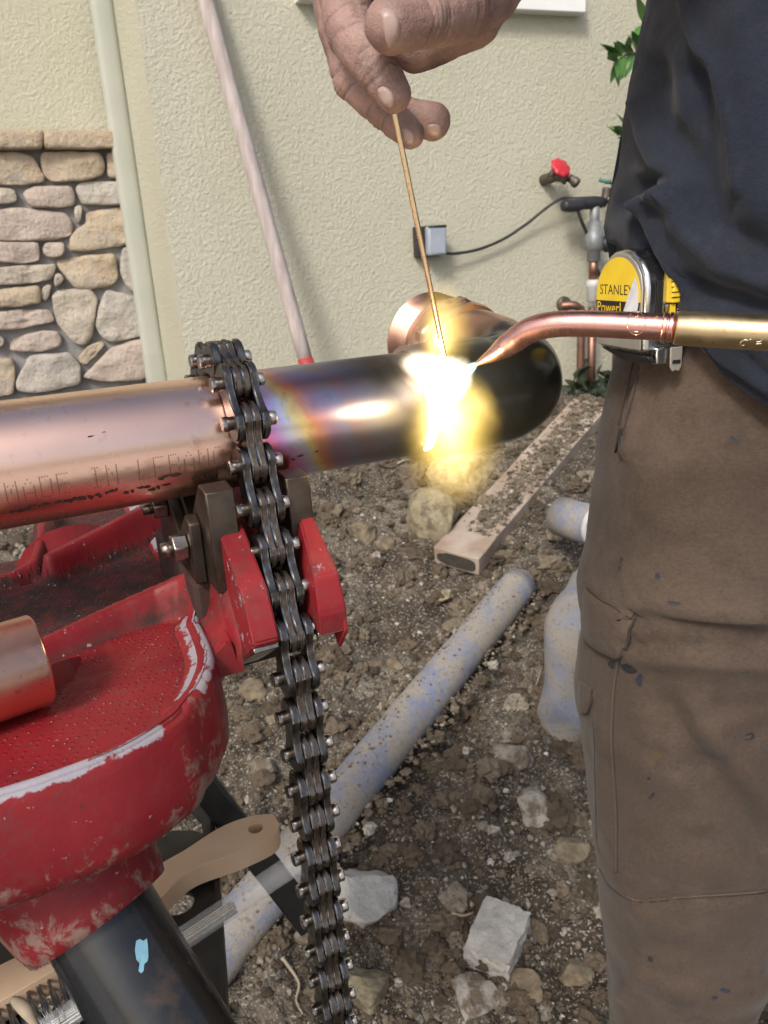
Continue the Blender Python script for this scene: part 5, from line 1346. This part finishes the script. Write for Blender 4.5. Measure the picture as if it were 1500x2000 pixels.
M_stain1 = simple('dark_paint_stain', (.016, .018, .024), (.03, .03, .036), 200, .8); M_stain2 = simple('blue_paint_stain', (.020, .024, .040), (.030, .034, .052), 200, .8); M_stain3 = simple('mustard_stain', (.085, .062, .03), (.07, .05, .025), 200, .8)
for i, (x, y, a_, b_, an, mt) in enumerate(((1196, 1297, 8, 7, 0, 0), (1228, 1306, 19, 7, .5, 0), (1249, 1328, 6, 10, 0, 1), (1464, 1439, 12, 7, -.3, 0), (1283, 1477, 9, 9, 0, 2), (1268, 1520, 4, 4, 0, 0), (1270, 1873, 6, 6, 0, 0), (1396, 1949, 6, 4, 0, 1), (1415, 1934, 10, 4, .2, 1), (1316, 1178, 13, 4, .15, 0), (1435, 860, 12, 5, .8, 0), (1212, 855, 6, 26, .25, 0), (1214, 1093, 3, 6, 0, 0), (1211, 1110, 3, 5, 0, 0), (1250, 1440, 8, 2, .8, 2), (1275, 1552, 9, 3, -.9, 0), (1284, 1125, 5, 6, 0, 1))):
    dab((x, y), blob(x, y, a_, b_, i * 2.3, 12, .6, an), (M_stain1, M_stain2, M_stain3)[mt], 'paint_stain', pants, pbv, .0003)
# sweatshirt
SYL = [(-500, 1345), (-200, 1330), (0, 1300), (60, 1285), (130, 1268), (210, 1250), (270, 1247), (310, 1243), (350, 1230), (410, 1217), (440, 1213), (480, 1219), (530, 1228), (570, 1240), (600, 1245), (700, 1255), (900, 1260)]
syy, sxx = [a for a, b in SYL], [b for a, b in SYL]
s_folds = [([(1250, 200), (1268, 260), (1300, 340), (1310, 400)], .008, 16), ([(1278, 130), (1295, 230), (1345, 330), (1375, 440)], -.010, 26), ([(1225, 400), (1255, 360), (1300, 350)], -.010, 16), ([(1262, 395), (1310, 370), (1330, 360)], .010, 15), ([(1258, 400), (1290, 480), (1320, 550)], .006, 14), ([(1248, 430), (1275, 500), (1300, 545)], -.008, 9),
           ([(1345, 0), (1365, 80), (1395, 130), (1425, 240), (1435, 370)], .006, 12), ([(1360, 150), (1370, 250), (1390, 370), (1420, 450), (1500, 500)], -.009, 30), ([(1340, 550), (1400, 570), (1500, 600)], -.011, 18), ([(1330, 440), (1400, 520), (1500, 560)], .007, 26), ([(1350, 610), (1430, 640), (1500, 650)], .006, 20), ([(1460, 700), (1500, 740)], -.005, 12), ([(1440, 40), (1470, 200), (1480, 380)], .004, 40)]
def shirt_loft(rows=150, cols=180):
    rings = []; HEM = []
    for j in range(cols):
        a = 2 * math.pi * j / cols; ca, sa = math.cos(a), math.sin(a); z = 1.0
        for _ in range(6):
            py = proj(V((.19, .606, z)))[1]; xL = plane_hit(interp(syy, sxx, py), py, V((0, .606, 0)), V((0, 1, 0))).x
            p = V((xL + .178 * (1 + math.copysign(abs(ca) ** .72, ca)), .606 + .15 * math.copysign(abs(sa) ** .72, sa), z)); px, py2, d = proj(p)
            tgt = interp([1213, 1235, 1262, 1290, 1330, 1350, 1400, 1500, 1700], [495, 525, 552, 578, 625, 675, 738, 805, 850], px)
            z = P(px, tgt, d).z
        HEM.append(min(z, 1.08) if sa < .25 else .97)
    for i in range(rows + 1):
        v_ = i / rows; r = []
        for j in range(cols):
            a = 2 * math.pi * j / cols; ca, sa = math.cos(a), math.sin(a); e = .72
            hem = HEM[j]
            z = hem + (1.46 - hem) * v_ if True else 0
            rx = interp([.8, 1.0, 1.1, 1.25, 1.38, 1.46], [.175, .178, .18, .19, .19, .09], z); ry = interp([.8, 1.0, 1.1, 1.25, 1.38, 1.46], [.150, .150, .148, .135, .11, .075], z)
            cy = .606; py = proj(V((.19, cy, z)))[1]; xl = interp(syy, sxx, py)
            xL = plane_hit(xl, py, V((0, cy, 0)), V((0, 1, 0))).x; cx = xL + rx if z < 1.38 else .44
            if z >= 1.30: cx = cx * max(0, (1.38 - z) / .08) + .42 * min(1, (z - 1.30) / .08) if z < 1.38 else .42
            p = V((cx + rx * math.copysign(abs(ca) ** e, ca), cy + ry * math.copysign(abs(sa) ** e, sa), z)); nn = V((ca, sa, 0))
            dsp = .005 * noise.noise(p * 8 + V((3, 3, 3))) + .0012 * noise.noise(p * 60)
            if sa < .2: dsp += fold_disp(p, s_folds)
            if v_ < .02: dsp -= .006
            r.append(p + nn * dsp)
        rings.append(r)
    inner_ = [p + (V((.42, .606, p.z)) - p) * .08 for p in rings[0]]
    return loft([inner_] + rings, True, False, True)
shirt = obj('sweatshirt', shirt_loft(), M_shirt, person)
elbow_r = V((.22, .42, 1.40)); wrist_r = P(985, -150, .452); shoulder_r = V((.27, .66, 1.41))
shoulder_l = V((.59, .60, 1.40)); elbow_l = V((.56, .40, 1.14)); wrist_l = s_0 + sdv2 * .16 + V((.06, .03, .01))
def sleeve(s, e, w_, r):
    c_ = catmull([s, s.lerp(e, .5), e, e.lerp(w_, .5), w_], 10); m = len(c_)
    vv, ff = tube(c_, [r[0] + (r[1] - r[0]) * i / (m - 1) for i in range(m)], 36)
    return [v + V((noise.noise(v * 20), noise.noise(v * 20 + V((5, 0, 0))), noise.noise(v * 20 + V((0, 5, 0))))) * .006 for v in vv], ff
cuff_r = wrist_r + (elbow_r - wrist_r).normalized() * .012
obj('sleeve', sleeve(shoulder_r, elbow_r, cuff_r, (.085, .041)), M_shirt, shirt); obj('sleeve', sleeve(shoulder_l, elbow_l, wrist_l + (elbow_l - wrist_l).normalized() * .03, (.085, .042)), M_shirt, shirt)
# boots
M_boot = simple('tan_leather', (.16, .10, .06), (.10, .07, .045), 30, .7, bscale=80)
for cx, cy in ((.245, .60), (.45, .57)):
    gz_ = gh(cx, cy); rg = []
    for i, (y_, w1, h1) in enumerate(((.07, .035, .09), (.05, .045, .12), (0, .05, .12), (-.06, .048, .08), (-.12, .05, .055), (-.17, .04, .045), (-.19, .015, .03))):
        rg.append([V((cx + w1 * math.cos(a), cy + y_, gz_ + h1 * .5 + h1 * .5 * math.copysign(abs(math.sin(a)) ** .7, math.sin(a)))) for a in [2 * math.pi * j / 24 for j in range(24)]])
    obj('boot', loft(rg, True, True, True), M_boot, person)
# skin
def capsule(pts, rads, seg=14):
    pts = [V(p) for p in pts]; out = [tube(pts, rads, seg)]
    for p, r in zip(pts, rads):
        vv, ff = ico(3); out.append(([p + v * r for v in vv], ff))
    return join(*out)
def remeshed(vf, voxel, smooth_it, factor=.5):
    me = bpy.data.meshes.new('tmp'); me.from_pydata([tuple(v) for v in vf[0]], [], vf[1]); o = bpy.data.objects.new('tmp', me); col.objects.link(o)
    m = o.modifiers.new('r', 'REMESH'); m.mode = 'VOXEL'; m.voxel_size = voxel; m.adaptivity = 0
    if smooth_it: s = o.modifiers.new('s', 'SMOOTH'); s.iterations = smooth_it; s.factor = factor
    dg = bpy.context.evaluated_depsgraph_get(); me2 = bpy.data.meshes.new_from_object(o.evaluated_get(dg)); bpy.data.objects.remove(o)
    r = ([v.co.copy() for v in me2.vertices], [tuple(p.vertices) for p in me2.polygons]); bpy.data.meshes.remove(me2); return r
def J(*a): return [P(x, y, d) for x, y, d in a]
TH = J((975, -110, .435), (945, -30, .412), (893, 18, .386), (828, 36, .366), (764, 50, .358)); THR = [.024, .0205, .0158, .0125, .0122]
IX = J((665, -85, .405), (683, 65, .390), (737, 138, .386), (768, 184, .386)); IXR = [.0142, .0124, .0112, .0088]
MD = J((650, -70, .420), (668, 60, .420), (690, 158, .421), (752, 220, .421), (802, 260, .420)); MDR = [.0138, .0125, .0112, .0096, .0079]
RG = J((665, -60, .442), (682, 60, .442), (706, 152, .442), (788, 222, .440), (846, 238, .436)); RGR = [.0135, .0120, .0108, .0098, .0102]
PK = J((690, -60, .462), (705, 40, .458), (722, 95, .454), (752, 165, .449)); PKR = [.012, .0105, .009, .0078]
PALM = [(J((665, -85, .405), (820, -110, .42), (955, -130, .44)), [.0150, .021, .024]), (J((650, -70, .42), (810, -75, .437), (955, -120, .45)), [.0150, .020, .024]), (J((665, -60, .442), (810, -40, .45), (950, -100, .46)), [.0145, .02, .024]),
        (J((690, -60, .462), (810, -20, .462), (930, -70, .462)), [.013, .018, .022]), (J((812, 84, .428), (870, 60, .43), (928, 36, .432)), [.0148, .0150, .0148]), (J((928, 36, .432), (955, -60, .445)), [.0148, .022]),
        (J((830, 10, .44), (910, -5, .435)), [.021, .022]), ([wrist_r, wrist_r + (elbow_r - wrist_r) * .5], [.028, .034])]
hand_vf = remeshed(join(*[capsule(a, b) for a, b in [(TH, THR), (IX, IXR), (MD, MDR), (RG, RGR), (PK, PKR)] + PALM]), .0011, 6)
# knuckle creases and pores
cr = []
def crease_on(chain_, k, wid=.0011, dep=.0009, cnt=3, sp=.0022):
    ax_ = (chain_[k] - chain_[k - 1]).normalized(); ax2_ = (chain_[k + 1] - chain_[k]).normalized() if k + 1 < len(chain_) else ax_; ax_ = (ax_ + ax2_).normalized()
    for c in range(cnt): cr.append((chain_[k] + ax_ * sp * (c - (cnt - 1) / 2), ax_, wid, dep))
for ch_, ks in ((IX, (1, 2)), (MD, (2, 3)), (RG, (3,)), (TH, (2, 3))):
    for k in ks: crease_on(ch_, k, .0011, .0019, 5, .0028)
hv = []
me_t = bpy.data.meshes.new('t'); me_t.from_pydata([tuple(v) for v in hand_vf[0]], [], hand_vf[1]); me_t.update(); nrm = [v.normal.copy() for v in me_t.vertices]; bpy.data.meshes.remove(me_t)
for p, nn in zip(hand_vf[0], nrm):
    d = .0007 * noise.noise(p * 70) + .0004 * noise.noise(p * 190)
    for (c, ax_, wd, dp) in cr:
        q = p - c
        if q.length < .02:
            s = q.dot(ax_) + .0024 * noise.noise(p * 110); d -= dp * math.exp(-(s / wd) ** 2) * max(0, 1 - q.length / .02)
    hv.append(p + nn * d)
body = [(hv, hand_vf[1])]
g = s_0 + sdv2 * .17; gn = sdv2.cross(Zu).normalized(); fist = []
for k in range(4):
    c = g + sdv2 * (-.03 + .021 * k); ring = [c + (Zu * math.cos(R_(a)) + gn * math.sin(R_(a))) * .0235 for a in (-150, -95, -35, 25, 85, 140)]
    fist.append(capsule(ring, [.0105, .0105, .0105, .0105, .010, .009]))
fist.append(capsule([g + gn * .03 + Zu * .01, g + gn * .045 - Zu * .0, wrist_l], [.026, .03, .028])); fist.append(capsule([g + gn * .03 - sdv2 * .03, g - sdv2 * .06 + Zu * .02, g - sdv2 * .075 + Zu * .012 - gn * .01], [.016, .0125, .0115])); fist.append(capsule([wrist_l, wrist_l.lerp(elbow_l, .5)], [.028, .036]))
body.append(remeshed(join(*fist), .002, 4))
hd = V((.36, .50, 1.67)); nk = V((.42, .60, 1.47)); fd = V((-.5, -.8, -.45)).normalized(); sd_ = fd.cross(Zu).normalized(); ud = sd_.cross(fd)
skull = [([hd + sd_ * v.x * .076 + fd * v.y * .098 + ud * v.z * .118 for v in ico(4)[0]], ico(4)[1]), capsule([hd + fd * .045 - ud * .045, hd + fd * .062 - ud * .085], [.055, .038]), capsule([hd + fd * .093 + ud * .015, hd + fd * .115 - ud * .03], [.010, .0155]),
         capsule([hd - fd * .02 - ud * .05, nk, V((.42, .63, 1.36))], [.06, .058, .07]), capsule([hd + fd * .083 + ud * .028 - sd_ * .045, hd + fd * .092 + ud * .03, hd + fd * .083 + ud * .028 + sd_ * .045], [.012, .013, .012])]
for s in (-1, 1): skull.append(([hd + sd_ * (s * .078) - fd * .008 - ud * .015 + sd_ * v.x * .010 + fd * v.y * .018 + ud * v.z * .032 for v in ico(3)[0]], ico(3)[1]))
skull.append(capsule([hd + fd * .094 - ud * .062 - sd_ * .02, hd + fd * .1 - ud * .062, hd + fd * .094 - ud * .062 + sd_ * .02], [.006, .009, .006]))
body.append(remeshed(join(*skull), .005, 4))
body.append(remeshed(join(capsule([shoulder_r, elbow_r, wrist_r], [.055, .04, .028]), capsule([shoulder_l, elbow_l, wrist_l], [.055, .04, .028]), capsule([V((.42, .63, 1.36)), V((.40, .63, 1.0))], [.10, .11]), capsule([shoulder_r, V((.42, .63, 1.39)), shoulder_l], [.06, .08, .06]), capsule([V((.34, .62, .98)), V((.30, .63, .5)), V((.29, .65, .1))], [.07, .045, .035]), capsule([V((.45, .6, .98)), V((.45, .57, .5)), V((.45, .6, .1))], [.075, .055, .04])), .012, 2))
def skin_mat():
    m, t, b = new_mat('dirty_skin'); v = coords(t)
    f = tex(t, v, 30, 6, .65); c = ramp(t, f, [(.35, (.22, .128, .104)), (.6, (.33, .208, .172))])
    gr_ = tex(t, v, 55, 7, .75); c = mixc(t, ramp(t, gr_, [(.5, g3(0)), (.75, g3(.75))]), c, (.11, .085, .075))
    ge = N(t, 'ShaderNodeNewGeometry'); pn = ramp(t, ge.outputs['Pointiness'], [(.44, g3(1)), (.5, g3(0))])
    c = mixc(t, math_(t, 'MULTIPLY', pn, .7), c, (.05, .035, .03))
    wr_ = tex(t, coords(t, 'Object', (1, 1, 1)), 260, 4, .7)
    ve = N(t, 'ShaderNodeTexVoronoi', feature='DISTANCE_TO_EDGE'); ve.inputs['Scale'].default_value = 420; t.links.new(v, ve.inputs['Vector'])
    nb = bump(t, ramp(t, ve.outputs['Distance'], [(0, g3(0)), (.14, g3(1))]), .3, .0005); nb = bump(t, wr_, .42, .0010, nb); nb = bump(t, tex(t, v, 110, 4, .7), .4, .0020, nb)
    setp(t, b, Base_Color=c, Roughness=.62, Normal=nb, Subsurface_Weight=.08, Subsurface_Scale=.004); b.inputs['Subsurface Radius'].default_value = (1, .35, .2); return m
M_skin = skin_mat()
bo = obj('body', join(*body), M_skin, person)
hbv = BVHTree.FromPolygons(hv, hand_vf[1])
def nail_mat():
    m, t, b = new_mat('fingernail'); v = coords(t); setp(t, b, Base_Color=ramp(t, tex(t, v, 90, 5), [(.35, (.34, .235, .20)), (.65, (.42, .30, .265))]), Roughness=.42); return m
M_nail = nail_mat()
M_grime = simple('nail_grime', (.03, .022, .02), (.05, .035, .03), 200, .9)
def nail(px_poly, lift, nm='fingernail'):
    pl = pdots(px_poly + [px_poly[0]], 4)[:-1]; cx_ = sum(p[0] for p in pl) / len(pl); cy_ = sum(p[1] for p in pl) / len(pl)
    for (sc1, mat, lf, name) in ((1.10, M_grime, -.0002, 'nail_fold'), (1.0, M_nail, lift, nm)):
        rings = [[], [], []]; ok = True
        for p in pl:
            for k, (s, l2) in enumerate(((1.0, -.0004), (.97, lf), (.5, lf * 1.35 if lf > 0 else lf))):
                h = hbv.ray_cast(C, ray(cx_ + (p[0] - cx_) * s * sc1, cy_ + (p[1] - cy_) * s * sc1).normalized())
                if h[0] is None: ok = False; break
                nn = h[1] if h[1].dot(C - h[0]) > 0 else -h[1]; rings[k].append(h[0] + nn * (l2 + (.0002 if name == 'nail_fold' else 0)))
            if not ok: break
        if ok: obj(name, loft(rings, True, False, True), mat, bo)
nail([(742, 22), (756, 16), (772, 24), (780, 45), (778, 70), (768, 86), (758, 92), (752, 72), (746, 45)], .0007)
nail([(737, 174), (748, 168), (761, 174), (769, 188), (769, 203), (761, 210), (749, 203), (740, 190)], .0005)
nail([(787, 250), (799, 252), (808, 262), (808, 278), (801, 284), (790, 272)], .0005)
nail([(834, 245), (846, 242), (859, 245), (863, 256), (857, 268), (836, 262)], .0005)
M_hair = simple('dark_hair', (.02, .014, .01), (.035, .025, .018), 60, .6, bscale=200)
hvv, hff = ico(4); hp = [hd + sd_ * v.x * .083 + fd * (v.y * .103 - .01) + ud * (v.z * .124 + .008) for v in hvv]
keep = [i for i, v in enumerate(hvv) if v.z > .25 - .0 * v.y or v.y < -.15]; mp_ = {i: k for k, i in enumerate(keep)}
obj('hair', ([hp[i] for i in keep], [tuple(mp_[i] for i in f) for f in hff if all(i in mp_ for i in f)]), M_hair, bo)
M_eye = simple('eye_white', (.75, .72, .7), (.7, .68, .66), 40, .3)
for s in (-1, 1):
    ec = hd + fd * .083 + ud * .008 + sd_ * (s * .032); obj('eye', ([ec + v * .0125 for v in ico(3)[0]], ico(3)[1]), M_eye, bo)
# ------------------------------------------------------------------ tape measure
e1 = (Rt * -.27 + fw * .96); e1.z = 0; e1.normalize(); e2 = Zu.cross(e1) * -1
if e2.dot(Rt) < 0: e2 = -e2
zt = Zu.copy()
T0 = P(1257, 692, .535)
tape = empty('tape_measure', T0, 'chrome and yellow pocket tape measure clipped at the worker\'s hip', 'tape measure')
M_chrome = simple('worn_chrome', (.62, .62, .62), (.50, .50, .50), 60, .16, 1.0, bscale=60, bstr=.1, rough2=.3)
M_greyrim = simple('grey_worn_rim', (.30, .285, .255), (.36, .34, .30), 30, .5, .4)
M_yel = simple('yellow_plastic', (.78, .56, .03), (.72, .50, .03), 60, .45); M_blk = simple('black_print', (.012, .012, .014), (.02, .02, .022), 60, .4); M_wht = simple('white_print', (.75, .76, .78), (.7, .7, .74), 50, .5)
TS = .94
def T(s, h, w_): return T0 + e1 * (s * TS) + zt * (h * TS) + e2 * (w_ * TS * .80)
D = [(0, 0), (0, .046), (.0025, .056), (.009, .0645), (.018, .070), (.030, .0725), (.043, .0705), (.054, .063), (.062, .052), (.0655, .038), (.0655, .022), (.063, .008), (.059, 0)]
obj('case', prism([T(s, h, 0) for s, h in D], e2 * .034), M_chrome, tape, smooth=False, bevel=.0035, bseg=4)
D2 = [((s - .0328) * .93 + .0328, (h - .036) * .93 + .036) for s, h in D]
obj('face_rim', prism([T(s, h, -.0004) for s, h in D2], e2 * -.0012), M_greyrim, tape, smooth=False, bevel=.0008)
cs, chh, cr_ = .0325, .0385, .0285
def seg_poly(lo, hi, k=24): return [T(cs + cr_ * math.cos(R_(a)), chh + cr_ * math.sin(R_(a)), -.0020) for a in np.linspace(lo, hi, k)]
obj('yellow_label', prism(seg_poly(-5, 185), -e2 * .0003), M_yel, tape, smooth=False); obj('black_label', prism(seg_poly(185.6, 354.4), -e2 * .0003), M_blk, tape, smooth=False)
Mt2 = lambda s, h: Matrix.Translation(T(s, h, -.00255)) @ Matrix(((-e1.x, zt.x, -e2.x), (-e1.y, zt.y, -e2.y), (-e1.z, zt.z, -e2.z))).to_4x4()
text_mesh('maker_name', 'STANLEY', .0098, Mt2(.0560, .0405), M_blk, tape); text_mesh('model_name', 'PowerLock', .0108, Mt2(.0595, .0272), M_yel, tape, 0, .98); text_mesh('length_figure', "16'", .0140, Mt2(.0525, .0140), M_wht, tape, 0, 1.1)
M_palepatch = simple('pale_label_patch', (.52, .54, .60), (.66, .68, .74), 120, .35)  # pale bluish colour of the patch over the label's right side
obj('pale_patch', prism([T(.0105, .054, -.0028), T(.018, .040, -.0028), T(.025, .026, -.0028), T(.030, .0115, -.0028), T(.018, .0125, -.0028), T(.0085, .022, -.0028), T(.0055, .034, -.0028), T(.0065, .046, -.0028)], -e2 * .0002), M_palepatch, tape, smooth=False)
obj('black_strip', prism([T(-.0006, .012, .0105), T(-.0006, .050, .0105), T(-.0006, .050, .0165), T(-.0006, .012, .0165)], -e1 * .0006), M_blk, tape, smooth=False)
obj('lock_button', prism([T(-.007, .0345, .021), T(-.0075, .044, .021), T(-.003, .062, .021), (T(.006, .066, .021)), T(.004, .0345, .021)], e2 * .0155), M_yel, tape, smooth=False, bevel=.001)
for k in range(6): obj('button_ridge', box(T(-.0072 + .0007 * max(0, k - 1), .0385 + .0035 * k, .029), e2 * .0066, e1 * .0005, zt * .0003), M_blk, tape, smooth=False)
obj('blade', prism([T(-.0015, .006, .0195), T(-.0015, .0335, .0195), T(-.0035, .0335, .028), T(-.0015, .0335, .0355), T(-.0015, .006, .0355)], e1 * .0005), M_chrome, tape, smooth=False)
obj('blade_stripe', prism([T(-.0042, .012, .0215), T(-.0042, .0335, .0215), T(-.0042, .0335, .0272), T(-.0042, .012, .0272)], e1 * .0004), M_yel, tape, smooth=False)
for k in range(12): obj('tick_mark', box(T(-.004, .012 + .0018 * k, .0312), e2 * (.0022 if k % 4 == 0 else .0015), e1 * .0002, zt * .00025), M_wht, tape, smooth=False)
obj('mouth_block', box(T(-.001, -.002, .024), e2 * .0105, e1 * .003, zt * .0055), M_chrome, tape, smooth=False, bevel=.001)
hk = [T(-.0075, .004, .0215), T(-.0075, .004, .034), T(-.0078, -.010, .0335), T(-.0078, -.0135, .031), T(-.0078, -.0125, .0275), T(-.0078, -.0135, .0245), T(-.0078, -.010, .0215)]
obj('end_hook', prism(hk, e1 * .0012), M_greyrim, tape, smooth=False, bevel=.0004)
obj('hook_slot', box(T(-.0081, -.0065, .0275), e2 * .0030, e1 * .0003, zt * .0012), M_blk, tape, smooth=False)
obj('base_pad', prism([T(-.002, -.002, .002), T(-.003, -.006, .006), T(.03, -.009, .006), T(.06, .0, .002)], e2 * .004), M_blk, tape, smooth=False, bevel=.001)
obj('belt_clip', prism([T(.01, .005, .0345), T(.01, .06, .0345), T(.02, .062, .0345), T(.02, .005, .0345)], e2 * .002), M_chrome, tape, smooth=False)
